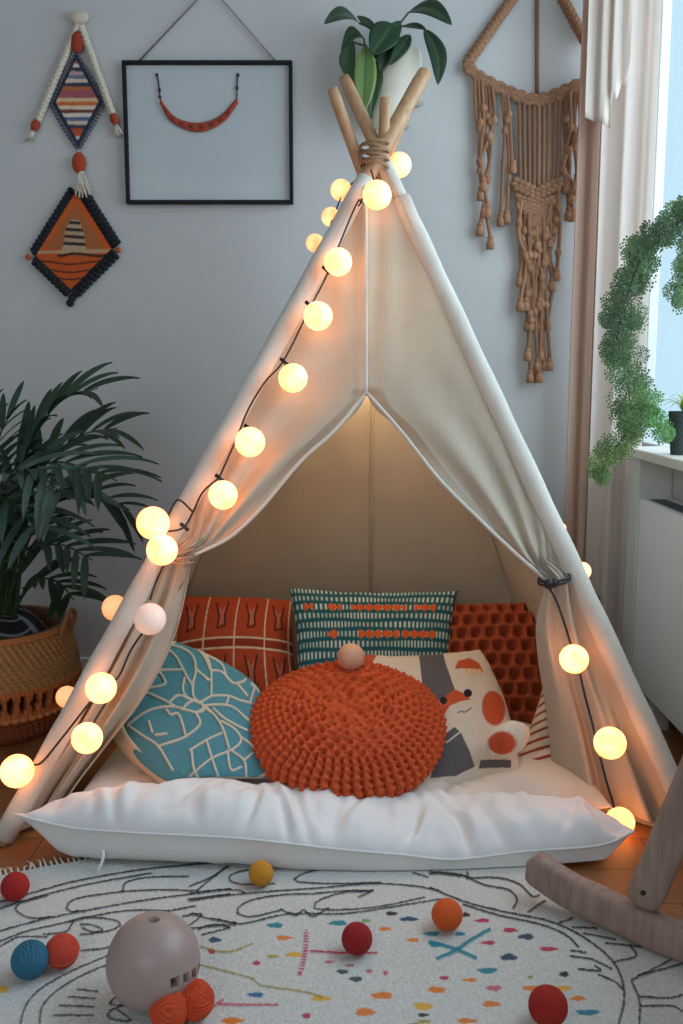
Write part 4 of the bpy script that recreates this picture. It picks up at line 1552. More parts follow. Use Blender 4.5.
G = np.zeros((6, 40, 3))
for i, v in enumerate(np.linspace(0, 1, 6)):
    for j in range(40):
        q = lerp(up_[j], dn_[j], v)
        G[i, j] = atY(q[0], q[1], WY - 0.016 - 0.004 * math.sin(PI * v))
C = np.tile(s2l((176, 72, 46)), (240, 1))
for i in (2, 3):
    for j in range(4, 36):
        if (j % 4) < 2:
            C[i * 40 + j] = s2l((112, 40, 34))
MB().grid(G, C).build('crescent_motif', m_kn, pf, vcol=True, solid=0.003)
for p, kn in (([(157, 73), (159, 86), (160, 99)], [(157, 75), (159.5, 90), (160, 97)]), ([(238, 73), (237, 86), (237, 98)], [(238, 75), (237, 88)])):
    P = interp(p, 12)
    mb = MB()
    mb.tube([atY(x, y, WY - 0.014) for x, y in P], 0.0022, 6)
    for x, y in kn:
        mb.ball(atY(x, y, WY - 0.014), 0.005, 10, 8)
    mb.build('motif_cord', m_cord, pf)
nail = atY(210, -14, WY - 0.012)
mb = MB()
mb.tube([np.array([x0 + 0.05, WY - 0.014, z1]), nail, np.array([x1 - 0.05, WY - 0.014, z1])], 0.003, 6)
mb.ball(nail, 0.007, 10, 8)
mb.build('hanging_wire', mat('wire_grey', (150, 148, 145), 0.5, metal=0.3), pf)

# ------------------------------------------------------------------ woven diamond hanging
m_yc = mat('cotton_cord', (214, 200, 180), 0.95, vcol=True, bump=0.5, bscale=300)
YW = WY - 0.010


def diamond(T, R_, B_, L__, n, colf, yo, th_):
    T, R_, B_, L__ = [np.array(p, float) for p in (T, R_, B_, L__)]
    G = np.zeros((n, n, 3)); PX = np.zeros((n, n, 2))
    for i, v in enumerate(np.linspace(0, 1, n)):
        for j, u in enumerate(np.linspace(0, 1, n)):
            p = (1 - u) * (1 - v) * T + u * (1 - v) * R_ + u * v * B_ + (1 - u) * v * L__
            PX[i, j] = p
            G[i, j] = atY(p[0], p[1], yo - 0.002 * abs(math.sin(i * 0.9) * math.sin(j * 0.9)))
    U, W = np.meshgrid(np.linspace(0, 1, n), np.linspace(0, 1, n))
    return MB().grid(G, colf(PX.reshape(-1, 2), U.ravel(), W.ravel()))


def woven_col(X, U, W):
    pal = [(180, 88, 60), (222, 205, 190), (60, 64, 84), (196, 160, 150), (110, 120, 140), (222, 200, 180), (60, 60, 80), (190, 110, 60), (170, 90, 100), (170, 90, 100),
           (216, 190, 150), (210, 110, 60), (222, 205, 180), (120, 60, 60), (222, 210, 195), (90, 110, 140), (214, 190, 170), (60, 64, 84), (190, 80, 50), (190, 80, 50), (214, 200, 180), (80, 96, 120)]
    k = np.clip(((X[:, 1] - 60) / 84 * len(pal)).astype(int), 0, len(pal) - 1)
    C = s2l(np.array(pal, float)[k])
    e = np.minimum(np.minimum(U, 1 - U), np.minimum(W, 1 - W))
    C[e < 0.06] = s2l((44, 50, 72))
    return C


wh = thing('wall_hanging', 'striped woven diamond wall hanging with braided cream cords and tassels', 'wall hanging', atY(78, 150, YW))
diamond((76, 54), (102, 102), (78, 147), (53, 103), 70, woven_col, YW, 0).build('woven_diamond', m_yc, wh, vcol=True, solid=0.006)
mb = MB()
cor = [(76, 54), (102, 102), (78, 147), (53, 103)]
for a, b_ in zip(cor, cor[1:] + cor[:1]):
    for t_ in np.linspace(0.03, 0.97, 15):
        p = lerp(a, b_, t_)
        o_ = nrm([p[0] - 77, (p[1] - 101) * 0.55])
        q = p + o_ * 4.2
        mb.tube([atY(p[0], p[1], YW), atY((p[0] + q[0]) / 2, (p[1] + q[1]) / 2 + 1, YW - 0.004), atY(q[0], q[1] + 1, YW)], 0.0035, 5, col=s2l((96, 100, 116)))
mb.build('looped_edge', m_yc, wh, vcol=True)


def braid(mb, a, b_, r, col, ppx=4.5, yo=YW, strands=3):
    L0 = math.hypot(b_[0] - a[0], b_[1] - a[1])
    n = max(20, int(L0 * 1.5))
    dx, dy = (b_[0] - a[0]) / L0, (b_[1] - a[1]) / L0
    for k in range(strands):
        pts = []
        for t_ in np.linspace(0, 1, n):
            s_ = t_ * L0 / ppx * PI * 0.6 + k * 2 * PI / strands
            q = lerp(a, b_, t_)
            off = math.sin(s_) * r * 0.8
            pts.append(atY(q[0] - dy * off, q[1] + dx * off, yo - 0.007 - 0.005 * math.cos(2 * s_)))
        mb.tube(pts, r * 0.62 * 3.1 / F, 6, col=s2l(col))


for a, b_, nm in (((78, 24), (36, 124), 'l'), ((80, 24), (114, 118), 'r')):
    mb = MB()
    braid(mb, a, b_, 3.0, (218, 208, 190))
    e_ = nrm(np.array(b_) - np.array(a))
    c_ = np.array(b_) + e_ * 2
    mb.tube([atY(*(c_ - e_ * 6), YW - 0.010), atY(*c_, YW - 0.010), atY(*(c_ + e_ * 5), YW - 0.010)], [0.010, 0.014, 0.009], 10, col=s2l((170, 70, 44)))
    for k in range(14):
        s_ = c_ + e_ * 4
        d_ = np.array([e_[0] + random.uniform(-.45, .3), 1.0]) * random.uniform(9, 13)
        mb.tube([atY(*s_, YW - 0.010), atY(*(s_ + d_ * 0.5), YW - 0.010 + random.uniform(-.006, .004)), atY(*(s_ + d_), YW - 0.008)], [0.004, 0.004, 0.002], 5, col=s2l((214, 204, 188)))
    mb.build('braided_cord', m_yc, wh, vcol=True)
mb = MB()
mb.ball(atY(79, 17, YW - 0.012), 0.03, 20, 12, (1.0, 0.4, 0.62), col=s2l((216, 204, 184)))
mb.build('top_knot', m_yc, wh, vcol=True)
MB().ball(atY(77, 42, YW - 0.010), 0.026, 20, 12, (0.72, 0.5, 1.25), col=s2l((160, 62, 40))).build('bead', m_yc, wh, vcol=True)
MB().ball(atY(79, 163, YW - 0.012), 0.026, 20, 12, (0.85, 0.5, 1.25), col=s2l((176, 72, 44))).build('bead', m_yc, wh, vcol=True)
mb = MB()
mb.tube([atY(78, 147, YW), atY(79, 155, YW - 0.01)], 0.003, 6, col=s2l((214, 204, 188)))
for k in range(26):
    s_ = np.array([81 + random.uniform(-2, 2), 172])
    q = np.array([84 + random.uniform(-9, 8), 192 + random.uniform(-3, 6)])
    m__ = lerp(s_, q, 0.5) + (random.uniform(-1, 1), 0)
    mb.tube([atY(*s_, YW - 0.013), atY(*m__, YW - 0.02 + random.uniform(-.006, .006)), atY(*q, YW - 0.018)], [0.004, 0.004, 0.0025], 5, col=s2l((218, 208, 192)))
mb.ball(atY(81, 172, YW - 0.013), 0.009, 10, 8, (1, .7, 1), col=s2l((218, 208, 192)))
mb.tube([atY(79, 153, YW - 0.009), atY(81, 172, YW - 0.012)], 0.004, 6, col=s2l((218, 208, 192)))
mb.build('tassel', m_yc, wh, vcol=True)

# crochet boat diamond
def boat_col(X, U, W):
    C = np.tile(s2l((206, 92, 36)), (len(X), 1))
    blend(C, (X[:, 1] < 249) * 1.0, s2l((176, 104, 58)))
    y = X[:, 1]
    bump_ = np.sin(X[:, 0] * 1.7 + (np.floor(y / 3.2) % 2) * PI) * np.sin(y * PI / 3.2)
    C *= (1 - 0.12 * np.clip(bump_, 0, 1))[:, None]
    e = np.minimum(np.minimum(U, 1 - U), np.minimum(W, 1 - W))
    C[(e < 0.10) & (y < 250)] = s2l((210, 96, 40))
    sail = in_poly(X, [(62, 250), (66, 230), (71, 220), (79, 220), (84, 232), (87, 250)])
    C[sail] = s2l((190, 160, 130))
    for yy in (223, 230, 237, 244):
        C[sail & (abs(y - yy - 0.06 * (X[:, 0] - 75)) < 1.6)] = s2l((52, 40, 42))
    C[in_poly(X, [(38, 251), (110, 249), (110, 253), (38, 254)])] = s2l((196, 160, 120))
    C[(abs(y - 255 - 1.2 * np.sin(X[:, 0] / 7)) < 1.3) & (X[:, 0] > 58)] = s2l((44, 34, 38))
    for y0, xa, xb in ((263, 42, 104), (271, 50, 98), (278, 56, 90)):
        C[(abs(y - y0 - 1.5 * np.sin(X[:, 0] / 9)) < 0.9) & (X[:, 0] > xa) & (X[:, 0] < xb)] = s2l((96, 46, 34))
    return C


ch = thing('wall_hanging', 'orange crochet diamond wall hanging with a boat and black scalloped trim', 'wall hanging', atY(73, 300, YW))
cor = [(76, 192), (112, 249), (71, 290), (36, 256)]
diamond(*cor, 90, boat_col, YW, 0).build('crochet_panel', m_yc, ch, vcol=True, solid=0.008)
mb = MB()
for a, b_ in zip(cor, cor[1:] + cor[:1]):
    a = np.array(a, float); b_ = np.array(b_, float)
    n_ = int(np.hypot(*(b_ - a)) / 5.0)
    ee = nrm(b_ - a); oo = np.array([ee[1], -ee[0]])
    for k in range(n_):
        p = lerp(a, b_, (k + 0.5) / n_)
        mb.ball(atY(*(p + oo * 2.5), YW - 0.002), 0.0105, 10, 8, (1, 0.5, 1), col=s2l((34, 36, 42)))
        q = p + oo * 9.0 + np.array([1.5, -1.5 if oo[1] < 0 else 1.0])
        mb.tube([atY(*(p + oo * 2), YW), atY(*q, YW - 0.004)], [0.0105, 0.007], 8, col=s2l((34, 36, 42)))
for x, y in ((28, 257), (118, 250)):
    mb.ball(atY(x, y, YW - 0.004), 0.009, 10, 8, col=s2l((190, 84, 40)))
for x, y in ((72, 298), (70, 303), (75, 294)):
    mb.ball(atY(x, y, YW - 0.004), 0.0125, 10, 8, (1, .6, 1), col=s2l((34, 36, 42)))
mb.build('scalloped_trim', m_yc, ch, vcol=True)

# ------------------------------------------------------------------ macrame
m_mac = mat('jute_cord', (158, 112, 78), 0.95, vcol=True, bump=0.6, bscale=260)
MC = (158, 116, 88)
YM = WY - 0.014
mc = thing('macrame_hanging', 'brown macrame wall hanging with knotted tassels beside the curtain', 'wall hanging', atY(535, 380, YM))
mb = MB()
braid(mb, (514, -4), (468, 62), 4.2, MC, yo=YM, ppx=5)
mb.build('hanger_cord', m_mac, mc, vcol=True)
mb = MB()
braid(mb, (561, -4), (586, 42), 4.2, MC, yo=YM, ppx=5)
mb.build('hanger_cord', m_mac, mc, vcol=True)
MB().tube([atY(537, -8, YM), atY(537, 96, YM)], 0.0065, 8, col=s2l((140, 100, 74))).build('centre_cord', m_mac, mc, vcol=True)
mb = MB()
bar = interp([(466, 64), (480, 76), (505, 89), (535, 99), (560, 92), (590, 78)], 60)
for row_ in range(3):
    for k in range(len(bar) - 1):
        x, y = bar[k]
        mb.ball(atY(x, y + row_ * 3.6 - 2.5 + 1.2 * math.sin(k * 1.3), YM - 0.012), 0.0095, 8, 6, (1.25, .8, 0.8), col=s2l(MC) * random.uniform(.8, 1.15))
mb.build('knotted_band', m_mac, mc, vcol=True)


def mcord(pts, r=1.7, knots=(), end=True, yo=0.0, parent=mc):
    mb = MB()
    P = interp(pts, 6 * len(pts))
    V = [atY(x, y, YM - 0.010 - yo) for x, y in P]
    mb.tube(V, r * 3.1 / F, 6, col=s2l(MC) * random.uniform(0.75, 1.1))
    for t_ in knots:
        q = P[int(t_ * (len(P) - 1))]
        mb.ball(atY(q[0], q[1], YM - 0.014 - yo), 0.0112, 10, 8, (0.95, 0.9, 1.2), col=s2l(MC) * random.uniform(0.9, 1.25))
    if end:
        a = V[-1]
        mb.ball(a, 0.010, 10, 8, (1, 1, .9), col=s2l(MC) * 1.1)
        mb.tube([a, a + (0, 0, -0.018), a + (0, 0, -0.034)], [0.007, 0.013, 0.012], 8, col=s2l(MC) * 1.15)
    mb.build('cord', m_mac, parent, vcol=True)


# straight cords from band to the heart-shaped panel
for x in (519, 524, 529, 534, 539, 544, 549, 555, 560):
    yb = np.interp(x, bar[:, 0], bar[:, 1]) + 6
    mcord([(x, yb), (x + (0.4 * (537 - x)) * 0.1, 150), (x + 0.1 * (537 - x), 188)], 1.8, end=False)
# heart panel
mb = MB()
for r_ in range(11):
    y = 188 + r_ * 4.2
    hw = 23 - abs(r_ - 1) * 2.0
    for k in range(9):
        u = -1 + 2 * k / 8
        yy = y - 5 * abs(u) * (1 if r_ < 3 else 0.2) + 5 * (1 - abs(u)) - 3
        mb.ball(atY(537 + u * hw, yy, YM - 0.016), 0.0115, 8, 6, (1.2, 0.8, 0.8), col=s2l(MC) * random.uniform(.8, 1.1))
mb.build('knotted_panel', m_mac, mc, vcol=True)
rd = random.Random(5)
# left clusters
for k in range(6):
    x = 477 + k * 3.4
    yb = np.interp(x - 3, bar[:, 0], bar[:, 1]) + 4
    xe = 480 + (k % 4) * 3.4 + rd.uniform(-1, 1)
    mcord([(x - 2, yb), (x, 120), (486 + rd.uniform(-7, 7), 160), (xe, rd.uniform(180, 236) if k != 3 else 238)], 1.9, knots=[rd.uniform(.2, .4), rd.uniform(.5, .8)], yo=0.004 * (k % 3))
for k in range(3):
    x = 505 + k * 2.6
    mcord([(x - 3, 94), (x, 130), (x + rd.uniform(-3, 2), 165), (501 + k * 6, [215, 212, 162][k])], 1.9, knots=[rd.uniform(.2, .35)], yo=0.003 * k)
# right cluster
for k in range(7):
    x = 564 + k * 3.0
    mcord([(x, 92), (x + rd.uniform(-2, 2), 130), (563 + rd.uniform(0, 18), 165), (566 + k * 2.2 + rd.uniform(-3, 3), rd.uniform(175, 225))], 1.9, knots=[rd.uniform(.3, .5), rd.uniform(.6, .85)], yo=0.004 * (k % 3))
# big bottom cluster
for k in range(24):
    t_ = k / 23
    x0_ = 516 + 42 * t_
    y0_ = 190 + 38 * (1 - abs(2 * t_ - 1))
    yl = rd.choice([285, 300, 320, 345, 360, 372, 350, 365])
    if t_ < 0.15:
        yl = rd.choice([275, 300, 318])
    if t_ > 0.85:
        yl = rd.choice([255, 270, 280])
    xe = 537 + (x0_ - 537) * 0.75 + rd.uniform(-7, 6)
    mcord([(x0_, y0_), (x0_ * .9 + 53.7 + rd.uniform(-5, 5), y0_ + 35), (xe + rd.uniform(-6, 6), (y0_ + yl) / 2 + 10), (xe, yl)], 2.0, knots=[rd.uniform(.12, .35), rd.uniform(.45, .8)], yo=0.004 * (k % 4))

# ------------------------------------------------------------------ leaves
def leaf(mb, base, tip, w, nrm_hint, col, droop=0.0, fold=0.25, nseg=12, vein=None, edgec=None, shape=0.9, wave=0.0, bend=None):
    base, tip = np.asarray(base, float), np.asarray(tip, float)
    ax = tip - base
    Ln = np.linalg.norm(ax)
    side = nrm(np.cross(ax, nrm_hint))
    up = nrm(np.cross(side, ax))
    G = np.zeros((nseg + 1, 7, 3)); C_ = np.zeros((nseg + 1, 7, 3))
    for i in range(nseg + 1):
        t_ = i / nseg
        hw = w / 2 * (math.sin(PI * t_ ** shape) ** 0.75 + 0.02)
        p = base + ax * t_ + up * (droop * Ln * math.sin(PI * t_))
        if bend is not None:
            p = p + np.asarray(bend) * math.sin(PI * t_)
        for j, u in enumerate((-1, -.66, -.2, 0, .2, .66, 1)):
            G[i, j] = p + side * hw * u + up * (abs(u) * hw * fold + wave * math.sin(t_ * 9 + u * 2))
            c_ = np.array(col)
            if vein is not None and j == 3:
                c_ = np.array(vein)
            if edgec is not None and j in (0, 6):
                c_ = np.array(edgec)
            C_[i, j] = c_
    mb.grid(G, C_)


m_leaf = mat('leaf_gloss', (50, 80, 50), 0.38, vcol=True, noise=0.15, nscale=25, transl=0.05)
m_palm = mat('palm_leaf', (50, 80, 50), 0.5, vcol=True, noise=0.15, nscale=30, transl=0.15)

# wall plant above the tent tip
m_pot = mat('pocket_ceramic', (226, 218, 200), 0.5, noise=0.03)
YP = WY - 0.10
pp = thing('potted_plant', 'broad-leaved green plant in a cream wall pot above the tent tip', 'plant', atY(395, 125, YP))
mb = MB()
prof = interp([(380, 128, 8), (384, 118, 15), (391, 100, 20), (397, 80, 22), (401, 62, 20), (405, 52, 15)], 22)
ang = np.linspace(0, 2 * PI, 36, endpoint=False)
G = np.zeros((len(prof), 37, 3))
for i, (x, y, r) in enumerate(prof):
    cx_ = atY(x, y, WY - 0.07)
    rr = r * 3.0 / F
    for j in range(37):
        a = 2 * PI * j / 36
        G[i, j] = cx_ + np.array([rr * math.cos(a), min(0.062, rr * 0.9 * math.sin(a)), 0])
mb.grid(G)
mb.grid(np.stack([G[-1], np.tile(G[-1].mean(0), (37, 1)) - (0, 0, 0.02)]))
mb.grid(np.stack([G[0], np.tile(G[0].mean(0), (37, 1))]))
mb.build('pot', m_pot, pp)
dg, mg, lg = s2l((38, 66, 42)), s2l((52, 86, 50)), s2l((104, 134, 72))
LV = [((359, 23), (324, 24), 15, .22, dg, (0, -.12), (0, 0, .02)), ((376, 31), (357, 16), 9, .1, dg, (0, 0), None), ((393, 24), (372, 55), 27, .1, dg, (0, -.06), None),
      ((400, 21), (384, 50), 13, .1, mg, (0, 0), None), ((364, 38), (341, 52), 13, .1, mg, (0, 0), (0, 0, .03)), ((352, 42), (355, 86), 15, .1, mg, (0, -.02), (-.02, 0, 0)),
      ((366, 46), (363, 114), 20, .05, lg, (-.02, -.08), None), ((380, 56), (370, 118), 12, .1, mg, (0, -.03), None), ((390, 36), (380, 72), 16, .1, dg, (0, -.03), None),
      ((410, 35), (390, 65), 13, .1, dg, (0, -.05), None), ((409, 12), (452, 25), 20, .12, dg, (0, -.08), (0, 0, .02)), ((404, 26), (426, 29), 8, .1, dg, (0, -.06), None),
      ((425, 29), (438, 85), 17, .1, dg, (0, -.08), (.015, 0, 0))]
for (a, b_, w, dr, c_, yo, bend) in LV:
    mb = MB()
    p0, p1 = atY(a[0], a[1], YP + yo[0]), atY(b_[0], b_[1], YP + yo[1])
    leaf(mb, p0, p1, w * 3.0 / F, np.array([0.15, -1, 0.35]), c_, droop=0.04, fold=0.22, nseg=18, vein=s2l((66, 98, 58)), edgec=s2l((150, 162, 90)) if c_ is lg else None, shape=0.85, bend=bend)
    mb.build('leaf', m_leaf, pp, vcol=True, solid=0.0012)
mb = MB()
stc = s2l((72, 96, 58))
for p in [[(384, 60), (392, 40), (400, 24), (409, 12)], [(384, 60), (380, 45), (376, 31), (359, 23)], [(384, 62), (388, 44), (393, 24)], [(400, 30), (404, 26), (425, 29)],
          [(384, 62), (366, 46), (364, 38)], [(366, 46), (352, 42)], [(388, 60), (400, 46), (410, 35)], [(384, 60), (380, 56)], [(388, 62), (392, 44), (400, 21)], [(370, 118), (369, 124), (378, 96), (384, 60)], [(366, 46), (374, 56), (384, 62)]]:
    P = interp(p, 14)
    mb.tube([atY(x, y, YP) for x, y in P], 0.0032, 6, col=stc)
mb.build('stem', m_leaf, pp, vcol=True)
for x, y, r in ((416, 100, 7.5), (405, 124, 5.5)):  # two round greyish knobs against the wall by the pot
    MB().ball(atY(x, y, WY - 0.018), r * 3.05 / F, 20, 12, (1.0, 0.75, 0.85)).build('wall_knob', mat('wall_knob_grey', (180, 172, 160), 0.6), pp)

# ------------------------------------------------------------------ basket with palm
YB = 2.62
bc = np.array([-0.985, YB, 0.0])
m_bask = mat('basket_straw', (190, 140, 90), 0.9, vcol=True, bump=0.5, bscale=200)


def basket():
    t = thing('wicker_basket', 'round straw basket with an orange openwork band, under the palm', 'basket', bc)
    nt, nz_ = 320, 150
    hs = np.linspace(0, 0.305, nz_)
    prof = np.interp(hs, [0, 0.02, 0.08, 0.15, 0.20, 0.26, 0.305], [0.165, 0.185, 0.215, 0.228, 0.225, 0.212, 0.200])
    G = np.zeros((nz_, nt + 1, 3)); C_ = np.zeros((nz_, nt + 1, 3))
    th = np.linspace(0, 2 * PI, nt + 1)
    straw, orange, low = s2l((200, 150, 96)), s2l((214, 124, 66)), s2l((168, 92, 56))
    for i, h in enumerate(hs):
        row = h / 0.011
        dsp = 0.0035 * np.abs(np.sin(PI * row)) * (0.7 + 0.3 * np.sin(th * 70 + (int(row) % 2) * PI)) + 0.002 * np.sin(th * 70 + row * 1.6)
        if 0.085 < h < 0.165:
            zc = (h - 0.125) / 0.026
            cell = np.abs((th * 44 / (2 * PI)) % 1 - 0.5) * 2
            tri = (abs(zc) < 1) & (cell < 0.66 * (1 - 0.6 * abs(zc)))
            dsp = np.where(tri, -0.020, 0.005 + 0.002 * np.sin(th * 120))
            base = np.where(tri[:, None], s2l((58, 32, 26))[None], orange[None] * (0.85 + .15 * np.sin(th * 120 + row))[:, None])
        elif h < 0.085:
            base = np.tile(low, (nt + 1, 1)) * (0.85 + 0.2 * np.sin(row * 6.28))
        else:
            base = np.tile(straw, (nt + 1, 1)) * (0.80 + 0.2 * np.sin(th * 70 + row * 2.2))[:, None]
            if h > 0.29:
                base = np.tile(s2l((206, 134, 80)), (nt + 1, 1)); dsp = dsp + 0.005
        if 0.075 < h < 0.088:
            dsp = 0.010 + 0.004 * np.sin(th * 60)
            base = np.tile(s2l((220, 140, 84)), (nt + 1, 1))
        r = prof[i] + dsp
        G[i] = np.stack([bc[0] + r * np.cos(th), bc[1] + r * np.sin(th), np.full(nt + 1, h + 0.002)], 1)
        C_[i] = base
    mb = MB(); mb.grid(G, C_)
    inner = G[::-6].copy(); inner[:, :, 0] = bc[0] + (inner[:, :, 0] - bc[0]) * 0.92; inner[:, :, 1] = bc[1] + (inner[:, :, 1] - bc[1]) * 0.92
    mb.grid(np.concatenate([G[-1:], inner]), s2l((150, 100, 64)))
    mb.grid(np.stack([G[0], np.tile(bc + (0, 0, 0.002), (nt + 1, 1))]), s2l((150, 100, 64)))
    mb.build('body', m_bask, t, vcol=True)
    hp = [(0.205 * math.cos(a), 0.205 * math.sin(a)) for a in (0.15, -0.25)]
    P = interp([bc + (hp[0][0], hp[0][1], 0.27), bc + (hp[0][0] + 0.018, hp[0][1], 0.32), bc + (0.222, -0.01, 0.345), bc + (hp[1][0] + 0.018, hp[1][1], 0.32), bc + (hp[1][0], hp[1][1], 0.27)], 30)
    MB().tube(P, 0.007, 8, col=s2l((176, 128, 84))).build('handle', m_bask, t, vcol=True)


basket()
# patterned cloth pot inside the basket
mb = MB()
n_ = 70
th = np.linspace(0, 2 * PI, n_ + 1); rr = np.linspace(0, 1, 40)
G = np.zeros((40, n_ + 1, 3)); C_ = np.zeros((40, n_ + 1, 3))
for i, r in enumerate(rr):
    R_ = 0.172 * r ** 0.8
    z = 0.345 - 0.115 * r ** 3 + 0.012 * np.sin(th * 5 + r * 3) * r
    G[i] = np.stack([bc[0] + R_ * np.cos(th), bc[1] + R_ * np.sin(th), z], 1)
    gx = np.abs(np.sin(th * 9)) < 0.16
    gy = abs(math.sin(r * 26)) < 0.22
    pat = (gx | gy) & (np.sin(th * 2.5 + 0.9) > -0.1)
    C_[i] = np.where(pat[:, None], s2l((150, 152, 160))[None], s2l((24, 26, 32))[None])
mb.grid(G, C_, flip=True)
G2 = np.stack([G[-1], G[-1] * (1, 1, 0) + (0, 0, 0.12)])
mb.grid(G2, s2l((24, 26, 32)), flip=True)
o = mb.build('plant_pot_cover', mat('cloth_dark', (30, 30, 36), 0.85, vcol=True, bump=0.3, bscale=150), vcol=True, loc=bc + (0, 0, 0.12))
tag(o, 'black cloth pot cover with a white grid pattern inside the basket', 'pot cover')

palm = thing('potted_palm', 'dark green palm with arching feathery fronds rising from the basket', 'plant', bc + (0, 0, 0.30))
pr = random.Random(11)


def frond(ctrl, Ys, nl, ll, droopk, shade, start=0.35):
    mb = MB()
    P2 = interp(ctrl, 60); Yc = interp([(y, 0) for y in Ys], 60)[:, 0] if len(Ys) > 1 else np.full(60, Ys[0])
    R_ = np.array([atY(x, y, Y) for (x, y), Y in zip(P2, Yc)])
    mb.tube(R_, np.linspace(0.0055, 0.0018, 60), 6, col=s2l((64, 86, 50)))
    T = np.gradient(R_, axis=0)
    for k in range(nl):
        t_ = start + (1 - start) * (k + 0.3) / nl
        i = min(59, int(t_ * 59))
        for sgn in (-1, 1):
            tg = nrm(T[i])
            sd = nrm(np.cross(tg, [0.1, -0.35, 1.0])) * sgn
            L0 = ll * (0.6 + 0.62 * math.sin(PI * (0.18 + 0.72 * (t_ - start) / (1 - start)))) * pr.uniform(0.85, 1.12)
            d = nrm(tg * 0.75 + sd * 0.8 + np.array([0, 0, 0.22]) + np.array([pr.uniform(-.12, .12) for _ in range(3)]))
            # leaflet curve with droop
            q = []
            n_s = 9
            for s_ in range(n_s + 1):
                v = s_ / n_s
                q.append(R_[i] + d * L0 * v + np.array([0, 0, -0.6 * droopk * L0 * v * v]))
            q = np.array(q)
            wv = 0.0215 * pr.uniform(0.8, 1.1)
            base_c = s2l(shade) * pr.uniform(0.5, 1.25)
            tt = np.gradient(q, axis=0)
            G = np.zeros((n_s + 1, 3, 3))
            for s_ in range(n_s + 1):
                v = s_ / n_s
                w_ = wv * (math.sin(PI * min(1, v * 0.9 + 0.08)) ** 0.7) * (1 if v < .97 else .2)
                sv_ = nrm(np.cross(tt[s_], [0.2, -0.6, 1.0]))
                G[s_, 0] = q[s_] - sv_ * w_ / 2 + (0, 0, 0.002)
                G[s_, 1] = q[s_] - (0, 0, 0.0015)
                G[s_, 2] = q[s_] + sv_ * w_ / 2 + (0, 0, 0.002)
            mb.grid(G, base_c)
    return mb.build('frond', m_palm, palm, vcol=True)


dk = (46, 72, 52)
FR_ = [([(2, 632), (10, 530), (28, 450), (60, 402), (98, 388)], (2.6, 2.5, 2.45), 12, 0.20, 0.45, dk),
       ([(6, 632), (18, 540), (42, 470), (80, 436), (118, 428)], (2.62, 2.6, 2.6), 12, 0.19, 0.45, (44, 72, 44)),
       ([(0, 632), (6, 540), (22, 480), (58, 462), (110, 478)], (2.6, 2.45, 2.35), 13, 0.19, 0.55, (58, 84, 66)),
       ([(-4, 632), (-2, 560), (4, 490), (30, 470), (70, 500)], (2.6, 2.4, 2.25), 12, 0.18, 0.6, (76, 100, 84)),
       ([(4, 632), (12, 590), (32, 552), (62, 545), (92, 560)], (2.6, 2.45, 2.38), 10, 0.15, 0.4, (60, 86, 70)),
       ([(8, 634), (20, 600), (38, 580), (58, 582), (74, 600)], (2.6, 2.5, 2.45), 8, 0.12, 0.5, (40, 66, 40)),
       ([(-8, 632), (-10, 540), (-8, 470), (2, 430), (14, 410)], (2.62, 2.6, 2.55), 11, 0.15, 0.25, (48, 76, 60)),
       ([(-12, 632), (-20, 540), (-30, 470), (-40, 430), (-60, 400)], (2.62, 2.6, 2.6), 12, 0.20, 0.4, dk),
       ([(-10, 632), (-14, 560), (-12, 510), (10, 500), (40, 535)], (2.6, 2.4, 2.25), 10, 0.17, 0.6, (66, 92, 78)),
       ([(-14, 632), (-30, 570), (-60, 520), (-110, 500)], (2.62, 2.55, 2.5), 12, 0.20, 0.4, dk),
       ([(0, 632), (-4, 560), (-10, 515), (-2, 500), (14, 520)], (2.6, 2.5, 2.4), 9, 0.15, 0.6, (44, 70, 48)),
       ([(10, 632), (22, 560), (50, 500), (90, 490), (130, 510)], (2.66, 2.7, 2.72), 11, 0.16, 0.45, (36, 60, 38))]
for f_ in FR_:
    frond(*f_)
# bare stems
mb = MB()
for x, xe in ((-6, 6), (0, 14), (6, 20), (12, 24), (-10, -4)):
    P = interp([(x, 640), ((x + xe) / 2 + 1, 580), (xe, 520)], 14)
    mb.tube([atY(a, b_, 2.58) for a, b_ in P], np.linspace(0.007, 0.005, 14), 7, col=s2l((62, 84, 50)))
mb.build('stems', m_palm, palm, vcol=True)

# ------------------------------------------------------------------ maidenhair fern hanging by the window
YF = 2.42
fern = thing('maidenhair_fern', 'lacy green maidenhair fern trailing in front of the curtain and window', 'plant', atY(735, 280, YF))
m_fern = mat('fern_leaf', (70, 110, 76), 0.7, vcol=True, transl=0.35)
hang = atY(745, 265, YF)
# hanging pot out of frame
PC = np.array([0.862, 1.93, 1.34])
MB().lathe([(0.001, -0.10), (0.055, -0.10), (0.075, -0.05), (0.085, 0.02), (0.088, 0.03), (0.080, 0.03), (0.070, -0.02), (0.0, -0.03)], PC, 32).build('pot', m_pot, fern)
hx = PC[0]; hang = PC
mb = MB()
for k in range(3):
    a = k * 2 * PI / 3 + 0.4
    mb.tube([(hx + 0.085 * math.cos(a), hang[1] + 0.085 * math.sin(a), hang[2] + 0.03), (hx, hang[1], 2.1), (hx, hang[1], H)], 0.002, 5)
mb.build('hanging_cord', m_rope, fern)
fr_ = random.Random(3)


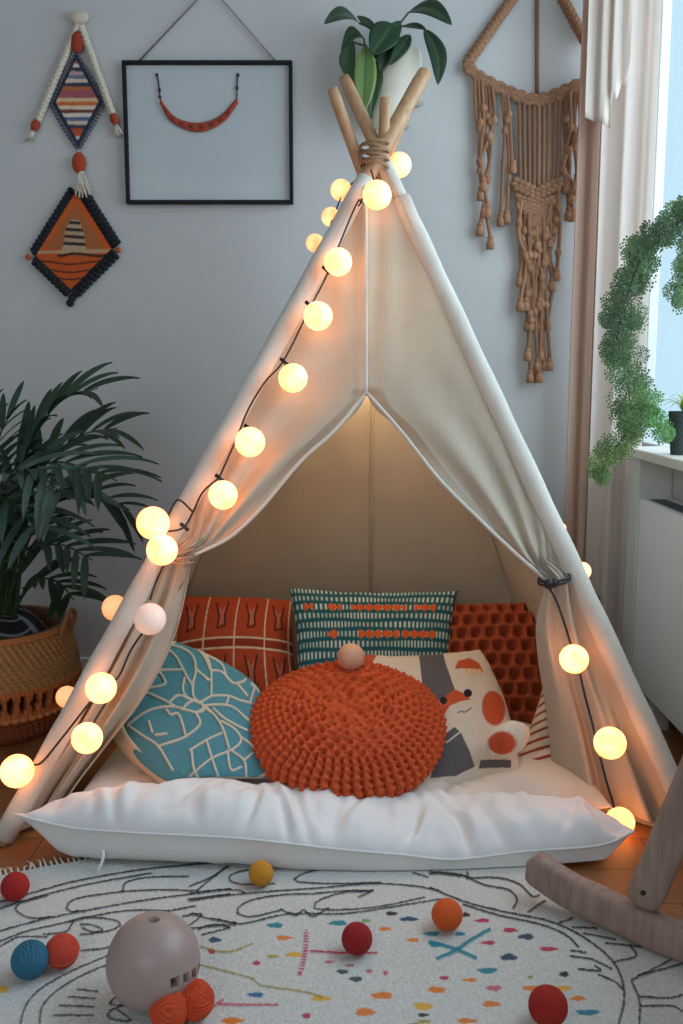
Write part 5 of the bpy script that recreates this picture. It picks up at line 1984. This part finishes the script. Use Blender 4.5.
def fern_frond(path, rads, yoff, shade, n_clump):
    """clumps of tiny fan leaflets along an arching stem"""
    P = interp(path, 60)
    Rr = np.interp(np.linspace(0, 1, 60), np.linspace(0, 1, len(rads)), rads)
    mb = MB()
    stem = [atY(x, y, YF + yoff - 0.01) for x, y in P]
    if path[0][0] > 700:
        mb.tube([PC + (0, 0, 0.0), PC + (-0.02, 0.09, 0.10), lerp(PC, stem[0], 0.7) + (0, 0, 0.07), stem[0]], 0.0022, 5, col=s2l((40, 50, 36)))
    mb.tube(stem, np.linspace(0.0022, 0.0010, 60), 5, col=s2l((40, 50, 36)))
    V_, Fc, Cc = [], [], []
    k6 = np.arange(6) / 6 * 2 * PI
    for c_ in range(n_clump):
        t_ = (c_ + fr_.random()) / n_clump
        i = min(59, int(t_ * 59))
        rad_ = Rr[i]
        an = fr_.uniform(0, 2 * PI)
        rr_ = rad_ * math.sqrt(fr_.random()) * 0.80
        cx_, cy_ = P[i][0] + rr_ * math.cos(an), P[i][1] + rr_ * math.sin(an)
        cr = fr_.uniform(7.5, 11.5)
        Yc = YF + yoff + fr_.uniform(-0.05, 0.05)
        cen = atY(cx_, cy_, Yc)
        toc = nrm(CAM - cen + np.array([fr_.uniform(-1.2, 1.2), 0, fr_.uniform(-.6, 1.2)]))
        A_ = nrm(np.cross(toc, [0, 0, 1])); B_ = np.cross(A_, toc)
        sh = s2l(shade) * fr_.uniform(0.9, 1.9)
        nl = 46
        sc_ = 2.45 / F
        for l in range(nl):
            rl = cr * math.sqrt((l + 0.5) / nl)
            al = l * 2.39996
            pc = cen + (A_ * math.cos(al) + B_ * math.sin(al)) * rl * sc_ + toc * (0.010 * (1 - (rl / cr) ** 2))
            s_ = 1.25 * sc_ * fr_.uniform(0.7, 1.15)
            tn = nrm(toc + np.array([fr_.uniform(-.5, .5), fr_.uniform(-.5, .5), fr_.uniform(-.5, .5)]))
            a_ = nrm(np.cross(tn, [0.3, 0.2, 1])); b2 = np.cross(a_, tn)
            ring = pc + s_ * (np.cos(k6)[:, None] * a_ + np.sin(k6)[:, None] * b2)
            o_ = len(V_) * 6
            V_.append(ring); Fc.append(tuple(range(o_, o_ + 6))); Cc.append(np.tile(sh * fr_.uniform(.8, 1.2), (6, 1)))
        # wiry ribs of the clump
        for l in range(5):
            al = l * 2 * PI / 5 + an
            mb.tube([cen, cen + (A_ * math.cos(al) + B_ * math.sin(al)) * cr * 0.8 * sc_], 0.0005, 3, col=s2l((44, 58, 40)))
    mb.add(np.concatenate(V_), Fc, np.concatenate(Cc))
    return mb.build('frond', m_fern, fern, vcol=True, smooth=False)


fern_frond([(720, 200), (686, 215), (660, 238), (640, 262), (628, 300), (622, 350), (630, 400), (636, 440)], (10, 17, 21, 23, 25, 25, 24, 14), 0.0, (92, 118, 80), 115)
fern_frond([(716, 190), (680, 222), (655, 240), (636, 270), (620, 320), (616, 345)], (8, 15, 17, 19, 20, 16), -0.06, (78, 100, 70), 50)
fern_frond([(705, 235), (690, 262), (682, 285), (676, 305)], (14, 18, 15, 8), 0.02, (92, 118, 80), 28)
fern_frond([(640, 400), (628, 430), (606, 462), (600, 485)], (16, 13, 14, 12), 0.04, (104, 136, 78), 26)
fern_frond([(645, 400), (655, 425), (668, 440)], (14, 12, 8), 0.03, (96, 140, 82), 14)

# ------------------------------------------------------------------ small plant on the sill
sp_c = np.array([0.895, 2.47, 0.79])
tpx = atZ(684, 445, 0.79)
sp_c = np.array([0.905, 2.53, 0.79])
t = thing('potted_plant', 'small spiky plant in a dark woven pot on the windowsill', 'plant', sp_c)
mb = MB()
nt_ = 60
th = np.linspace(0, 2 * PI, nt_ + 1)
G = []
C_ = []
for h in np.linspace(0, 0.115, 40):
    r = 0.026 + 0.010 * (h / 0.115) + 0.0012 * np.sin(th * 20 + (int(h / 0.008) % 2) * PI)
    G.append(np.stack([sp_c[0] + r * np.cos(th), sp_c[1] + r * np.sin(th), np.full(nt_ + 1, sp_c[2] + h)], 1))
    C_.append(s2l((70, 84, 80))[None] * (0.8 + 0.35 * np.sin(th * 20 + (int(h / 0.008) % 2) * PI))[:, None])
G = np.array(G)
mb.grid(G, np.array(C_))
mb.grid(np.stack([G[-1], np.tile(sp_c + (0, 0, 0.105), (nt_ + 1, 1))]), s2l((50, 40, 34)))
mb.build('pot', m_bask, t, vcol=True)
for k in range(14):
    a = k * 2.4
    q = sp_c + np.array([0, 0, 0.112])
    ln = pr.uniform(0.06, 0.10)
    mb = MB()
    tip = q + np.array([math.cos(a) * ln * 0.8, math.sin(a) * ln * 0.8, ln * pr.uniform(0.0, 0.5)])
    tip[0] = min(tip[0], 0.952)
    leaf(mb, q, tip, 0.008, np.array([0, 0, 1.0]), s2l((150, 168, 90)) * pr.uniform(0.7, 1.2), droop=0.35, fold=0.3, nseg=10, shape=0.7)
    mb.build('leaf', m_leaf, t, vcol=True)

for o in bpy.data.objects:
    if '_w' in o:
        del o['_w']
